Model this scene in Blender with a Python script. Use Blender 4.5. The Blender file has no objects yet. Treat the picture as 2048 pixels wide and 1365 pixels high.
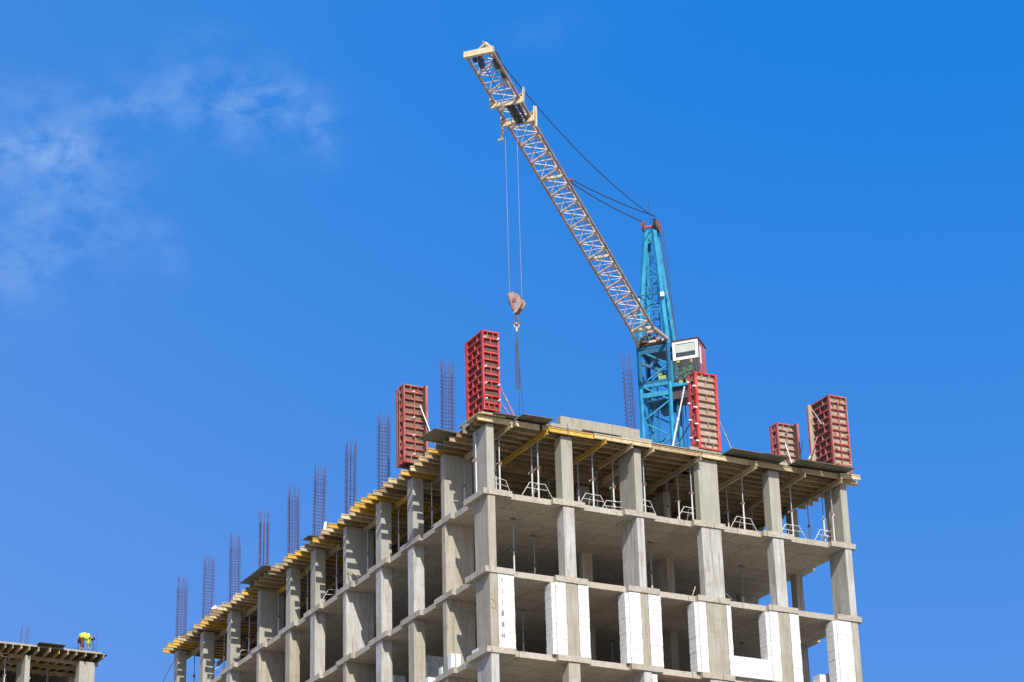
import bpy, bmesh, math, random
from mathutils import Vector, Matrix
random.seed(7)
S = bpy.context.scene
COL = S.collection
Z0 = 33.0                    # top of the slab under the shuttered storey; ground is z = 0

# ------------------------------------------------------------------ camera
CAMP = Vector((-39.0333, -74.8781, -30.5983 + Z0))
FW = Vector((0.43450341, 0.80875641, 0.39638346))
RT = Vector((0.88583941, -0.46327449, -0.02579328))
UP = Vector((-0.16277387, -0.36233936, 0.91772265))
cd = bpy.data.cameras.new('camera'); cam = bpy.data.objects.new('camera', cd); COL.objects.link(cam)
cam.matrix_world = Matrix(((RT.x, UP.x, -FW.x, CAMP.x), (RT.y, UP.y, -FW.y, CAMP.y), (RT.z, UP.z, -FW.z, CAMP.z), (0, 0, 0, 1)))
cd.sensor_width = 36; cd.lens = 36 * 4882 / 2048; cd.clip_end = 6000; cd.clip_start = 0.5
S.camera = cam
FPX = 4882.0

# ------------------------------------------------------------------ sun, sky, exposure
SUND = Vector((0.311, 1.0, -0.80)).normalized()       # way the light travels
sl = bpy.data.lights.new('sun', 'SUN'); sl.energy = 4.6; sl.angle = math.radians(0.5); sl.color = (1.0, 0.94, 0.83)
sun = bpy.data.objects.new('sun', sl); COL.objects.link(sun)
sun.rotation_euler = SUND.to_track_quat('-Z', 'Y').to_euler()
S.view_settings.view_transform = 'Standard'; S.view_settings.look = 'None'
S.view_settings.gamma = 1.0; S.view_settings.use_curve_mapping = False
S.view_settings.exposure = 0.35

W = bpy.data.worlds.new('World'); S.world = W; W.use_nodes = True
nt = W.node_tree; N = nt.nodes; L = nt.links; N.clear()
def nd(t, **k):
    n = N.new(t)
    for a, b in k.items(): setattr(n, a, b)
    return n
sky = nd('ShaderNodeTexSky', sky_type='NISHITA'); sky.sun_disc = False
sky.sun_elevation = math.asin(-SUND.z)
sky.sun_rotation = math.atan2(-SUND.x, -SUND.y)
sky.altitude = 200; sky.air_density = 1.0; sky.dust_density = 0.35; sky.ozone_density = 3.0
hs = nd('ShaderNodeGamma'); hs.inputs[1].default_value = 0.12
tint = nd('ShaderNodeMix', data_type='RGBA', blend_type='MULTIPLY'); tint.inputs[0].default_value = 1
tint.inputs[7].default_value = (0.10, 1.62, 5.0, 1)
L.new(sky.outputs[0], hs.inputs['Color']); L.new(hs.outputs[0], tint.inputs[6])
bg = nd('ShaderNodeBackground'); bg.inputs[1].default_value = 0.10
out = nd('ShaderNodeOutputWorld')
# thin cirrus in one part of the sky: direction -> bearing and height, fixed in the world
tc = nd('ShaderNodeTexCoord')
def dot(v):
    n = nd('ShaderNodeVectorMath', operation='DOT_PRODUCT'); L.new(tc.outputs['Generated'], n.inputs[0]); n.inputs[1].default_value = v
    return n.outputs['Value']
def ma(op, a, b=None, c=None, clamp=False):
    n = nd('ShaderNodeMath', operation=op); n.use_clamp = clamp
    for i, x in enumerate((a, b, c)):
        if x is None: continue
        if isinstance(x, (int, float)): n.inputs[i].default_value = x
        else: L.new(x, n.inputs[i])
    return n.outputs[0]
zc = dot((0, 0, 1)); tt = ma('POWER', ma('MAXIMUM', ma('DIVIDE', ma('SUBTRACT', .51, ma('MAXIMUM', zc, 0.0)), .245), 0.0), 1.5)
ll = ma('POWER', ma('MULTIPLY_ADD', dot(RT), -2.44, .5, clamp=True), 2.0)
hz_ = ma('ADD', ma('MULTIPLY', tt, .75), ma('MULTIPLY', ll, .42))
au = ma('POWER', ma('MAXIMUM', dot(-SUND), 0.0), 1.5)  # pale glow around the sun, out of view, added to whiten shadow fill
def cadd(a, fac, colr):
    sc = nd('ShaderNodeVectorMath', operation='SCALE'); sc.inputs[0].default_value = colr; L.new(fac, sc.inputs['Scale'])
    ad = nd('ShaderNodeVectorMath', operation='ADD'); L.new(a, ad.inputs[0]); L.new(sc.outputs[0], ad.inputs[1]); return ad.outputs[0]
skyc = cadd(cadd(tint.outputs[2], hz_, (.80, .56, .20)), au, (5.0, 4.2, 2.0))
dz = ma('MAXIMUM', dot(FW), 0.05)
gx = ma('MULTIPLY_ADD', ma('DIVIDE', dot(RT), dz), 4.882, 1.024)
gy = ma('MULTIPLY_ADD', ma('DIVIDE', dot(UP), dz), -4.882, 0.6825)
def blob(cx, cy, rx, ry, amp, rot=0.0):
    ca, sa = math.cos(rot), math.sin(rot)
    dx = ma('SUBTRACT', gx, cx); dy = ma('SUBTRACT', gy, cy)
    u = ma('DIVIDE', ma('ADD', ma('MULTIPLY', dx, ca), ma('MULTIPLY', dy, sa)), rx)
    v = ma('DIVIDE', ma('SUBTRACT', ma('MULTIPLY', dy, ca), ma('MULTIPLY', dx, sa)), ry)
    q = ma('ADD', ma('MULTIPLY', u, u), ma('MULTIPLY', v, v))
    return ma('MULTIPLY', ma('POWER', 2.718, ma('MULTIPLY', q, -1.0)), amp)
m = None
for b in ((.09, .295, .13, .05, 1.0, .05), (.17, .40, .13, .11, .55, .5), (.03, .43, .14, .16, .45, 0), (.26, .215, .10, .022, .55, -.1), (.43, .19, .17, .07, .62, .15),
          (.49, .25, .12, .06, .4, .2), (.645, .262, .028, .05, .75, -.2), (.56, .19, .07, .06, .45, 0), (.05, .185, .12, .035, .42, .1), (.03, .54, .12, .05, .5, 0), (.33, .49, .03, .06, .35, -.5),
          (.40, .07, .08, .03, .18, 0), (1.09, .06, .09, .04, .16, 0)):
    x = blob(*b); m = x if m is None else ma('ADD', m, x)
cmb = nd('ShaderNodeCombineXYZ'); L.new(gx, cmb.inputs[0]); L.new(ma('MULTIPLY', gy, 1.35), cmb.inputs[1])
nz = nd('ShaderNodeTexNoise'); nz.inputs['Scale'].default_value = 10; nz.inputs['Detail'].default_value = 9; nz.inputs['Roughness'].default_value = .66; nz.inputs['Distortion'].default_value = .25
L.new(cmb.outputs[0], nz.inputs['Vector'])
nz2 = nd('ShaderNodeTexNoise'); nz2.inputs['Scale'].default_value = 3.2; nz2.inputs['Detail'].default_value = 5; L.new(cmb.outputs[0], nz2.inputs['Vector'])
nn = ma('ADD', ma('MULTIPLY', nz.outputs[0], .65), ma('MULTIPLY', nz2.outputs[0], .35))
cl = ma('MULTIPLY', ma('MULTIPLY', m, ma('MULTIPLY_ADD', nn, 5.5, -2.25, clamp=True)), .31, clamp=True)
cmix = nd('ShaderNodeMix', data_type='RGBA'); L.new(cl, cmix.inputs[0]); L.new(skyc, cmix.inputs[6]); cmix.inputs[7].default_value = (3.9, 5.5, 7.9, 1)
L.new(cmix.outputs[2], bg.inputs[0]); L.new(bg.outputs[0], out.inputs[0])

# ------------------------------------------------------------------ materials
def newmat(name):
    mt = bpy.data.materials.new(name); mt.use_nodes = True
    return mt, mt.node_tree, mt.node_tree.nodes['Principled BSDF']
def noise_ramp(t, coord, scale, mapping, lo, hi, detail=6, rough=.6):
    mp = t.nodes.new('ShaderNodeMapping'); mp.inputs['Scale'].default_value = mapping; t.links.new(coord, mp.inputs[0])
    n = t.nodes.new('ShaderNodeTexNoise'); n.inputs['Scale'].default_value = scale; n.inputs['Detail'].default_value = detail; n.inputs['Roughness'].default_value = rough
    t.links.new(mp.outputs[0], n.inputs['Vector'])
    r = t.nodes.new('ShaderNodeMapRange'); r.inputs[1].default_value = lo; r.inputs[2].default_value = hi
    t.links.new(n.outputs[0], r.inputs[0]); return r.outputs[0], n.outputs[0]
def mix(t, fac, a, b, mode='MIX'):
    x = t.nodes.new('ShaderNodeMix'); x.data_type = 'RGBA'; x.blend_type = mode
    for i, v in ((0, fac), (6, a), (7, b)):
        if isinstance(v, tuple): x.inputs[i].default_value = v if len(v) == 4 else (*v, 1)
        elif isinstance(v, (int, float)): x.inputs[i].default_value = v
        else: t.links.new(v, x.inputs[i])
    return x.outputs[2]
def surf(name, base, dark=None, light=None, rough=.85, metal=0, streak=True, scale=1.0, bump=.25, fine=38, joints=False, amount=1.0, boards=False):
    mt, t, b = newmat(name)
    tcn = t.nodes.new('ShaderNodeTexCoord'); co = tcn.outputs['Object']
    oi = t.nodes.new('ShaderNodeObjectInfo')
    off = t.nodes.new('ShaderNodeVectorMath'); off.operation = 'MULTIPLY_ADD'
    t.links.new(oi.outputs['Random'], off.inputs[0]); off.inputs[1].default_value = (37, 19, 53); t.links.new(co, off.inputs[2])
    cov = off.outputs[0]
    dark = dark or tuple(c * .62 for c in base); light = light or tuple(min(.95, c * 1.22) for c in base)
    f1, _ = noise_ramp(t, cov, 1.1 * scale, (1, 1, .7), .36, .66)
    f2, _ = noise_ramp(t, cov, 5.5 * scale, (1.4, 1.4, .12 if streak else 1.4), .46, .74, 8, .65)
    f3, raw3 = noise_ramp(t, cov, fine, (1, 1, 1), .35, .7, 4, .7)
    c = mix(t, f1, base, light)
    c = mix(t, mulv(t, f2, .75 * amount), c, dark)
    f4, _ = noise_ramp(t, cov, 2.2 * scale, (1, 1, 1.6), .56, .70, 7, .7)
    c = mix(t, mulv(t, f4, .38 * amount), c, dark)
    c = mix(t, mulv(t, f3, .22 * amount), c, tuple(x * .55 for x in base))
    hgt = raw3
    if joints:
        br = t.nodes.new('ShaderNodeTexBrick'); br.offset = .5; br.inputs['Scale'].default_value = 1
        br.inputs['Brick Width'].default_value = 2.44; br.inputs['Row Height'].default_value = 1.22; br.inputs['Mortar Size'].default_value = .022; br.inputs['Mortar Smooth'].default_value = .6
        br.inputs['Color1'].default_value = (1, 1, 1, 1); br.inputs['Color2'].default_value = (.86, .86, .86, 1); br.inputs['Mortar'].default_value = (.40, .38, .36, 1)
        t.links.new(co, br.inputs['Vector'])
        c = mix(t, 1.0, c, br.outputs[0], 'MULTIPLY')
    if boards:      # faint level lines where form panels met
        wv = t.nodes.new('ShaderNodeTexWave'); wv.bands_direction = 'Z'; wv.inputs['Scale'].default_value = .42; wv.inputs['Distortion'].default_value = .3
        t.links.new(cov, wv.inputs['Vector'])
        r = t.nodes.new('ShaderNodeMapRange'); r.inputs[1].default_value = .985; r.inputs[2].default_value = 1.0; t.links.new(wv.outputs[1], r.inputs[0])
        c = mix(t, mulv(t, r.outputs[0], .12), c, dark)
    t.links.new(c, b.inputs['Base Color']); b.inputs['Roughness'].default_value = rough; b.inputs['Metallic'].default_value = metal
    bp = t.nodes.new('ShaderNodeBump'); bp.inputs['Strength'].default_value = bump; bp.inputs['Distance'].default_value = .01
    t.links.new(hgt, bp.inputs['Height']); t.links.new(bp.outputs[0], b.inputs['Normal'])
    return mt
def mulv(t, a, k):
    n = t.nodes.new('ShaderNodeMath'); n.operation = 'MULTIPLY'; n.use_clamp = True; t.links.new(a, n.inputs[0]); n.inputs[1].default_value = k; return n.outputs[0]
M = {}
M['conc'] = surf('raw_concrete', (.335, .30, .235), (.17, .135, .09), (.41, .38, .32), boards=True, amount=1.15)
M['conc_mid'] = surf('weathered_grey_concrete', (.385, .375, .345), (.20, .16, .11), (.49, .49, .49), boards=True, amount=1.3)
M['conc_brown'] = surf('brownish_concrete', (.31, .28, .22), (.18, .15, .105), (.38, .355, .30), boards=True, amount=.9)
M['conc_new'] = surf('fresh_pale_concrete', (.315, .305, .26), (.21, .195, .155), (.37, .36, .32), boards=True, amount=.8)
M['conc_slab'] = surf('slab_concrete', (.40, .36, .30), (.22, .185, .14), (.47, .435, .375), streak=False, joints=True)
M['conc_wet'] = surf('deck_concrete', (.32, .31, .26), (.19, .18, .14), (.39, .375, .32), streak=False)
M['block'] = surf('white_aerated_block', (.66, .66, .655), (.46, .455, .44), (.71, .71, .705), streak=False, amount=.95, bump=.5, fine=45)
M['mortar'] = surf('grey_joint_mortar', (.40, .39, .385), streak=False)
M['timber'] = surf('weathered_timber', (.37, .28, .15), (.16, .115, .06), (.47, .37, .22), rough=.8, fine=25)
M['timber_pale'] = surf('pale_timber', (.54, .43, .25), (.26, .185, .095), (.62, .52, .34), rough=.8, fine=25)
M['timber_yellow'] = surf('yellow_painted_timber', (.52, .31, .035), (.22, .14, .04), (.60, .40, .08), rough=.6, fine=25, amount=.8)
M['timber_dark'] = surf('brown_timber', (.23, .155, .085), (.10, .07, .04), (.32, .22, .13), rough=.85, fine=25)
M['timber_under'] = surf('shaded_grey_timber', (.29, .22, .125), (.14, .10, .06), (.38, .30, .19), rough=.85, fine=25)  # weathered timber darkened: under-deck shade put into the colour
M['ply'] = surf('film_faced_plywood', (.115, .105, .075), (.055, .05, .035), (.20, .185, .15), streak=False, rough=.6)
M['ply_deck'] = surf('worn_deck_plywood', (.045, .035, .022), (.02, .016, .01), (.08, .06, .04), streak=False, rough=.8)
M['ply_form'] = surf('concrete_stained_plywood', (.34, .27, .20), (.17, .12, .09), (.46, .40, .32), rough=.85)
M['ply_brown'] = surf('brown_plywood', (.095, .045, .04), (.04, .02, .02), (.15, .085, .07), rough=.85)
M['ply_mid'] = surf('mid_brown_plywood', (.17, .095, .065), (.08, .045, .032), (.24, .16, .11), rough=.85)
M['red'] = surf('red_formwork_paint', (.50, .016, .014), (.20, .012, .012), (.60, .11, .09), rough=.5, scale=2, amount=.7)
M['red_old'] = surf('scuffed_red_paint', (.36, .045, .04), (.20, .045, .04), (.46, .18, .15), rough=.65, scale=3)
M['red_rib'] = surf('cement_caked_red_paint', (.36, .17, .13), (.20, .08, .06), (.46, .34, .28), rough=.75, scale=3)
M['pink'] = surf('faded_magenta_paint', (.52, .09, .14), (.28, .05, .09), (.6, .22, .26), rough=.6, scale=3)
M['galv'] = surf('galvanised_steel', (.34, .39, .41), (.18, .21, .23), (.46, .50, .52), rough=.42, metal=.55, amount=.6)
M['steel_white'] = surf('pale_painted_steel', (.50, .49, .48), (.30, .28, .27), (.66, .65, .64), rough=.5, amount=.6)
M['steel_dark'] = surf('dark_greasy_steel', (.045, .04, .05), (.02, .02, .02), (.09, .07, .07), rough=.5)
M['steel_blue_dark'] = surf('dark_blue_grey_steel', (.11, .15, .17), (.06, .08, .09), (.17, .21, .24), rough=.5, metal=.3)
M['rust'] = surf('rusty_steel', (.21, .085, .075), (.10, .045, .04), (.30, .14, .12), rough=.8)
M['rebar'] = surf('reinforcing_steel', (.085, .05, .095), (.045, .028, .055), (.13, .075, .11), rough=.7)
M['cream'] = surf('cream_crane_paint', (.52, .42, .26), (.26, .15, .08), (.64, .56, .40), rough=.55, scale=2)
M['cream_old'] = surf('rust_streaked_cream_paint', (.33, .205, .175), (.14, .06, .065), (.50, .39, .33), rough=.6, scale=2)
M['cyan'] = surf('turquoise_crane_paint', (.004, .215, .41), (.008, .085, .18), (.03, .34, .54), rough=.6, scale=2, amount=1.1)
M['blue'] = surf('deep_blue_crane_paint', (.004, .085, .19), (.004, .035, .08), (.006, .14, .27), rough=.5, scale=2, amount=.7)  # also puts shade into the colour of the upper mast and slew plates
M['rope'] = surf('wire_rope', (.035, .04, .07), rough=.6)
M['rope_pale'] = surf('pale_hoist_rope', (.25, .22, .27), rough=.6)
M['white'] = surf('white_frame_paint', (.82, .82, .82), (.6, .6, .58), (.86, .86, .86), rough=.5, amount=.5)
M['cab'] = surf('faded_red_cab_paint', (.48, .11, .13), (.27, .07, .08), (.56, .20, .21), rough=.55)
M['roof'] = surf('dark_cab_roof', (.06, .025, .04), rough=.7)
M['blind'] = surf('white_blind_cloth', (.42, .47, .43), rough=.9, amount=.5)
M['brick'] = surf('orange_brick', (.38, .13, .06), (.20, .07, .04), (.46, .20, .10), streak=False)
M['ground'] = surf('dry_sandy_ground', (.29, .245, .18), (.18, .15, .10), (.36, .31, .23), streak=False, scale=.05, fine=3)
M['hivis'] = surf('lime_high_visibility_cloth', (.50, .76, .06), (.32, .5, .04), (.62, .85, .12), rough=.8, fine=20)
M['dirtywhite'] = surf('rust_spotted_white_paint', (.50, .44, .425), (.25, .14, .13), (.66, .62, .61), rough=.6, scale=3)
M['orange'] = surf('orange_cloth', (.72, .30, .08), rough=.8)
M['navy'] = surf('dark_blue_cloth', (.02, .03, .09), rough=.8)
M['skin'] = surf('skin', (.50, .29, .19), rough=.6, amount=.3)
M['maroon'] = surf('dark_maroon_cloth', (.10, .035, .04), rough=.8)
M['boots'] = surf('brown_boot_leather', (.10, .05, .03), rough=.7)
M['redmark'] = surf('red_marker_paint', (.36, .09, .07), rough=.9)
M['greymark'] = surf('grey_stencil_ink', (.24, .20, .24), rough=.9)
M['green'] = surf('green_machine_paint', (.22, .34, .16), rough=.6)
mt, t, b = newmat('cab_glass'); b.inputs['Base Color'].default_value = (.62, .78, .74, 1); b.inputs['Roughness'].default_value = .06; b.inputs['IOR'].default_value = 1.5
b.inputs['Transmission Weight'].default_value = .95; M['glass'] = mt

# ------------------------------------------------------------------ mesh helpers
class MB:
    def __init__(s): s.v = []; s.f = []
    def poly(s, pts, faces):
        o = len(s.v); s.v += [tuple(p) for p in pts]; s.f += [tuple(i + o for i in f) for f in faces]; return s
    def box(s, x0, y0, z0, x1, y1, z1, j=0.0):
        if x0 > x1: x0, x1 = x1, x0
        if y0 > y1: y0, y1 = y1, y0
        if z0 > z1: z0, z1 = z1, z0
        P = [(x, y, z) for z in (z0, z1) for (x, y) in ((x0, y0), (x1, y0), (x1, y1), (x0, y1))]
        if j: P = [tuple(c + random.uniform(-j, j) for c in p) for p in P]
        return s.poly(P, [(3, 2, 1, 0), (4, 5, 6, 7), (0, 1, 5, 4), (1, 2, 6, 5), (2, 3, 7, 6), (3, 0, 4, 7)])
    def obox(s, c, a, b, d):     # centre and three half vectors
        c, a, b, d = map(Vector, (c, a, b, d))
        P = [c - a - b - d, c + a - b - d, c + a + b - d, c - a + b - d, c - a - b + d, c + a - b + d, c + a + b + d, c - a + b + d]
        return s.poly(P, [(3, 2, 1, 0), (4, 5, 6, 7), (0, 1, 5, 4), (1, 2, 6, 5), (2, 3, 7, 6), (3, 0, 4, 7)])
    def bar(s, p, q, w, h=None):  # square bar
        p, q = Vector(p), Vector(q); d = q - p
        if d.length < 1e-6: return s
        n = d.normalized(); a = n.cross(Vector((0, 0, 1)) if abs(n.z) < .95 else Vector((1, 0, 0))).normalized(); b = n.cross(a)
        return s.obox((p + q) / 2, d / 2, a * w / 2, b * (h or w) / 2)
    def tube(s, p, q, r, n=8, r2=None):
        p, q = Vector(p), Vector(q); d = q - p
        if d.length < 1e-6: return s
        k = d.normalized(); a = k.cross(Vector((0, 0, 1)) if abs(k.z) < .95 else Vector((1, 0, 0))).normalized(); b = k.cross(a)
        r2 = r if r2 is None else r2; P = []
        for i in range(n):
            t = 2 * math.pi * i / n; P.append(p + (a * math.cos(t) + b * math.sin(t)) * r)
        for i in range(n):
            t = 2 * math.pi * i / n; P.append(q + (a * math.cos(t) + b * math.sin(t)) * r2)
        F = [((i + 1) % n, i, i + n, (i + 1) % n + n) for i in range(n)] + [tuple(range(n)), tuple(range(2 * n - 1, n - 1, -1))]
        return s.poly(P, F)
    def path(s, pts, r, n=6):
        for a, b in zip(pts[:-1], pts[1:]): s.tube(a, b, r, n)
        return s
    def ring(s, c, ax, R, r, n=16, k=6):
        c, ax = Vector(c), Vector(ax).normalized(); a = ax.cross(Vector((0, 0, 1)) if abs(ax.z) < .95 else Vector((1, 0, 0))).normalized(); b = ax.cross(a)
        P = []; F = []
        for i in range(n):
            t = 2 * math.pi * i / n; d = a * math.cos(t) + b * math.sin(t)
            for j in range(k):
                u = 2 * math.pi * j / k; P.append(c + d * (R + r * math.cos(u)) + ax * r * math.sin(u))
        for i in range(n):
            for j in range(k):
                F.append((i * k + j, i * k + (j + 1) % k, ((i + 1) % n) * k + (j + 1) % k, ((i + 1) % n) * k + j))
        return s.poly(P, F)
    def prism(s, outline, z0, z1, jz=0.0):
        n = len(outline)
        P = [(x, y, z0 + random.uniform(-jz, jz)) for x, y in outline] + [(x, y, z1) for x, y in outline]
        return s.poly(P, [tuple(range(n - 1, -1, -1)), tuple(range(n, 2 * n))] + [(i, (i + 1) % n, (i + 1) % n + n, i + n) for i in range(n)])
    def mesh(s, name, mat):
        me = bpy.data.meshes.new(name); me.from_pydata(s.v, [], s.f)
        bm = bmesh.new(); bm.from_mesh(me); bmesh.ops.recalc_face_normals(bm, faces=bm.faces[:]); bm.to_mesh(me); bm.free()
        me.materials.append(mat); return me
    def build(s, name, mat, parent=None, bevel=0.0, label=None):
        o = bpy.data.objects.new(name, s.mesh(name, mat)); COL.objects.link(o)
        if parent is not None: o.parent = parent
        if bevel:
            md = o.modifiers.new('bevel', 'BEVEL'); md.width = bevel; md.segments = 1; md.limit_method = 'ANGLE'
        if label: o['label'] = label
        return o
def tag(o, label, cat, group=None, kind=None):
    if cat and not kind: kind = 'thing'
    if label: o['label'] = label
    if cat: o['category'] = cat
    if group: o['group'] = group
    if kind: o['kind'] = kind
    return o
def thing(name, label, cat, loc=(0, 0, 0), rz=0.0, group=None):
    o = bpy.data.objects.new(name, None); COL.objects.link(o); o.location = loc; o.rotation_euler = (0, 0, rz); o.empty_display_size = .2
    return tag(o, label, cat, group)
def dup(root, loc, rz=0.0, label=None, scale=None):
    r = root.copy(); COL.objects.link(r); r.location = loc; r.rotation_euler = (0, 0, rz)
    if scale: r.scale = scale
    if label: r['label'] = label
    for ch in list(root.children):
        c = ch.copy(); COL.objects.link(c); c.parent = r
        for g in list(ch.children):
            d = g.copy(); COL.objects.link(d); d.parent = c
    return r
ORD = ['zeroth', 'first', 'second', 'third', 'fourth', 'fifth', 'sixth', 'seventh', 'eighth', 'ninth', 'tenth', 'eleventh', 'twelfth', 'thirteenth', 'fourteenth', 'fifteenth', 'sixteenth', 'seventeenth', 'eighteenth', 'nineteenth', 'twentieth']

# ------------------------------------------------------------------ ground
g = MB(); g.poly([(-3000, -3000, 0), (3000, -3000, 0), (3000, 3000, 0), (-3000, 3000, 0)], [(0, 1, 2, 3)])
tag(g.build('ground', M['ground']), None, None, kind='structure')

# ------------------------------------------------------------------ main building frame
H = 3.0; ST = .22; WU = 16.2; WV = 32.97
FRONT = [(0, .32, 0, 1.12), (3.16, 3.65, 0, .52), (6.34, 6.66, 0, 1.2), (9.21, 10.1, 0, .36), (12.47, 12.97, 0, .48), (15.87, 16.19, 0, 1.14)]
LEFT = [(0, 1.2, 3.53, 3.86), (0, .48, 6.34, 6.86), (0, .48, 9.3, 9.83), (0, 1.25, 12.7, 13.03), (0, .48, 15.9, 16.42), (0, .48, 18.61, 19.12),
        (0, 1.18, 22.08, 22.38), (0, .48, 25.53, 26.03), (0, .56, 29.03, 29.5), (0, .46, 32.45, 32.95)]
RIGHT = [(15.86, 16.19, 3.5, 3.9), (15.3, 16.19, 6.8, 7.1)] + [(15.7, 16.19, v0, v0 + .5) for v0 in (9.5, 12.7, 15.9, 18.6, 22.1, 25.5, 29.0, 32.45)]
INNER = [(9.92, 10.26, 3.8, 4.9), (6.45, 6.93, 4.5, 4.75)] + [(u0, u0 + .5, v0, v0 + .5) for v0 in (9.5, 29.0) for u0 in (6.2, 10.2)]
BACK = [(3.2, 3.7, 32.45, 32.95), (6.4, 6.9, 32.45, 32.95), (9.6, 10.1, 32.45, 32.95), (12.8, 13.3, 32.45, 32.95)]
bld = thing('concrete_building', 'tall unfinished concrete frame building with a timber-shuttered top storey', 'building')
def slab_outline():
    """Edge runs proud past every column and is set back between them; slightly ragged."""
    pts = []
    def run(rng, length, f):
        # rng: list of (a,b) proud ranges; f(s, depth) -> xy
        cur = []
        s = 0.0
        bps = []
        for t_ in rng: bps.append((max(0, t_[0]), min(length, t_[1]), t_[2] if len(t_) > 2 else -.05))
        res = []
        pos = 0.0
        for a, b, dd in bps:
            if a > pos: res.append((pos, a, .17))
            res.append((a, b, dd)); pos = b
        if pos < length: res.append((pos, length, .17))
        for a, b, d in res:
            n = max(1, int((b - a) / .28))
            for k in range(n + 1):
                e = 0 if k in (0, n) else random.uniform(-.006, .010)
                cur.append(f(a + (b - a) * k / n, d + e))
        return cur
    pts += run([(-.2, 1.0), (2.72, 4.08), (5.8, 7.16), (8.85, 10.28), (12.02, 13.38), (15.2, WU + .16)], WU + .16, lambda s, d: (s if s > .01 else -.19, d))
    pts += run([(0, 1.3)] + [(c[2] - .6, c[3] + .6) for c in RIGHT[:-1]] + [(31.9, WV)], WV, lambda s, d: (WU + .14 - d, s))
    pts += run([(-.1, .8), (2.6, 4.2), (5.8, 7.4), (9, 10.6), (12.2, 13.8), (15, WU)], WU, lambda s, d: (WU - s, WV + .03 - d))
    pts += run([(0, .6)] + [(WV - c[3] - .6, WV - c[2] + .6) for c in reversed(LEFT[:-1])] + [(WV - 1.6, WV + .1, -.19)], WV, lambda s, d: (min(d, .11), WV - s))
    q = []
    for p in pts:
        if not q or (abs(p[0] - q[-1][0]) + abs(p[1] - q[-1][1])) > 1e-4: q.append(p)
    return q
for k in range(0, 11):
    zt = Z0 - H * k
    MB().prism(slab_outline(), zt - ST, zt, .004).build('floor_slab', M['conc_slab'], bld)
def column(c, z0, z1, mat, lab=None):
    j = .008
    c = [c[0] + random.uniform(0, j), c[1] + random.uniform(-j, 0), c[2] + random.uniform(0, j), c[3] + random.uniform(-j, 0)]
    return MB().box(c[0], c[2], z0, c[1], c[3], z1).build('column', mat, bld, .012, lab)
for row in (FRONT, LEFT):
    for c in row:
        column(c, Z0, Z0 + 2.572, M['conc_new'])
        for k in range(1, 4): column(c, Z0 - H * k, Z0 - H * (k - 1) - ST, (M['conc_mid'] if random.random() < .75 else M['conc']) if k == 1 else (M['conc_brown'] if row is FRONT and k == 2 else random.choice((M['conc'], M['conc_mid']))))
        mb = MB()
        for k in range(4, 12): mb.box(c[0], c[2], max(0, Z0 - H * k), c[1], c[3], Z0 - H * (k - 1) - ST)
        mb.build('column', M['conc'], bld, .012)
for row in (RIGHT, INNER, BACK):
    for c in row:
        mb = MB()
        for k in range(0, 12): mb.box(c[0], c[2], max(0, Z0 - H * k), c[1], c[3], Z0 - H * (k - 1) - (ST if k else .428))
        mb.build('column', M['conc'], bld, .012)
# unseen walls added deep inside to keep the interior dark
mb = MB()
for k in range(0, 12):
    z0, z1 = max(0, Z0 - H * k), Z0 - H * (k - 1) - (ST if k else .428)
    for a in ((5.2, 12.2, 5.45, 26), (10.8, 12.2, 11.05, 26), (5.45, 12.2, 10.8, 12.45), (5.45, 25.75, 10.8, 26), (5.45, 18.9, 10.8, 19.15)): mb.box(a[0], a[1], z0, a[2], a[3], z1)
mb.build('core_wall', M['conc'], bld)
# top deck: plywood and the slab poured on it, and the upstand
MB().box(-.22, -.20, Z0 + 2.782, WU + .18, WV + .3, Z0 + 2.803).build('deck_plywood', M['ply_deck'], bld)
MB().prism([(x, max(y, -.06)) for x, y in slab_outline()], Z0 + 2.806, Z0 + 3.0, .004).build('floor_slab', M['conc_wet'], bld, label='fresh roof deck slab edge above the timber beams')
MB().box(3.24, .10, Z0 + 3.003, 6.25, .42, Z0 + 3.42).box(6.253, .095, Z0 + 3.003, 6.72, 1.25, Z0 + 3.40).build('upstand', M['conc_brown'], bld, .015, 'low concrete upstand on the front edge of the deck')
# small concrete kicker under starter bars
for (u, v) in ((-.02, 18.6),): MB().box(u, v, Z0 + 3.003, u + .5, v + .5, Z0 + 3.16).build('kicker', M['conc_new'], bld, .01)

# white block piers in the third storey down (as built into the frame)
ZC = Z0 - 6.0
def courses(mb, u0, u1, v0, v1, z0, z1, hgt=.2, along='u'):
    n = max(1, round((z1 - z0) / hgt)); h = (z1 - z0) / n
    for i in range(n):
        e = [random.uniform(-.007, .007) for _ in range(3)]
        gap = .0048
        if along == 'u' and u1 - u0 > .8:
            cut = u0 + (.4 if i % 2 else .62); seg = []
            while cut < u1 - .12: seg.append(cut); cut += .62
            xs = [u0] + seg + [u1]
            for a, b in zip(xs[:-1], xs[1:]):
                e2 = random.uniform(-.005, .005); mb.box(a + gap, v0 + e2, z0 + i * h + gap, b - gap, v1 + e2, z0 + (i + 1) * h - gap)
        else: mb.box(u0 + e[0], v0 + e[1], z0 + i * h + gap, u1 + e[2], v1 + e[1], z0 + (i + 1) * h - gap)
PIERS = [('right of the corner column', .335, 1.0, False), ('left of the second column', 2.72, 3.145, True), ('right of the second column', 3.665, 4.10, False),
         ('left of the third column', 5.83, 6.325, True), ('right of the third column', 6.675, 7.2, False), ('left of the fourth column', 8.86, 9.195, True),
         ('right of the fourth column', 10.115, 10.31, False), ('left of the fifth column', 12.05, 12.455, True), ('right of the fifth column', 12.985, 13.40, False),
         ('left of the last column', 15.17, 15.855, True)]
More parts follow.
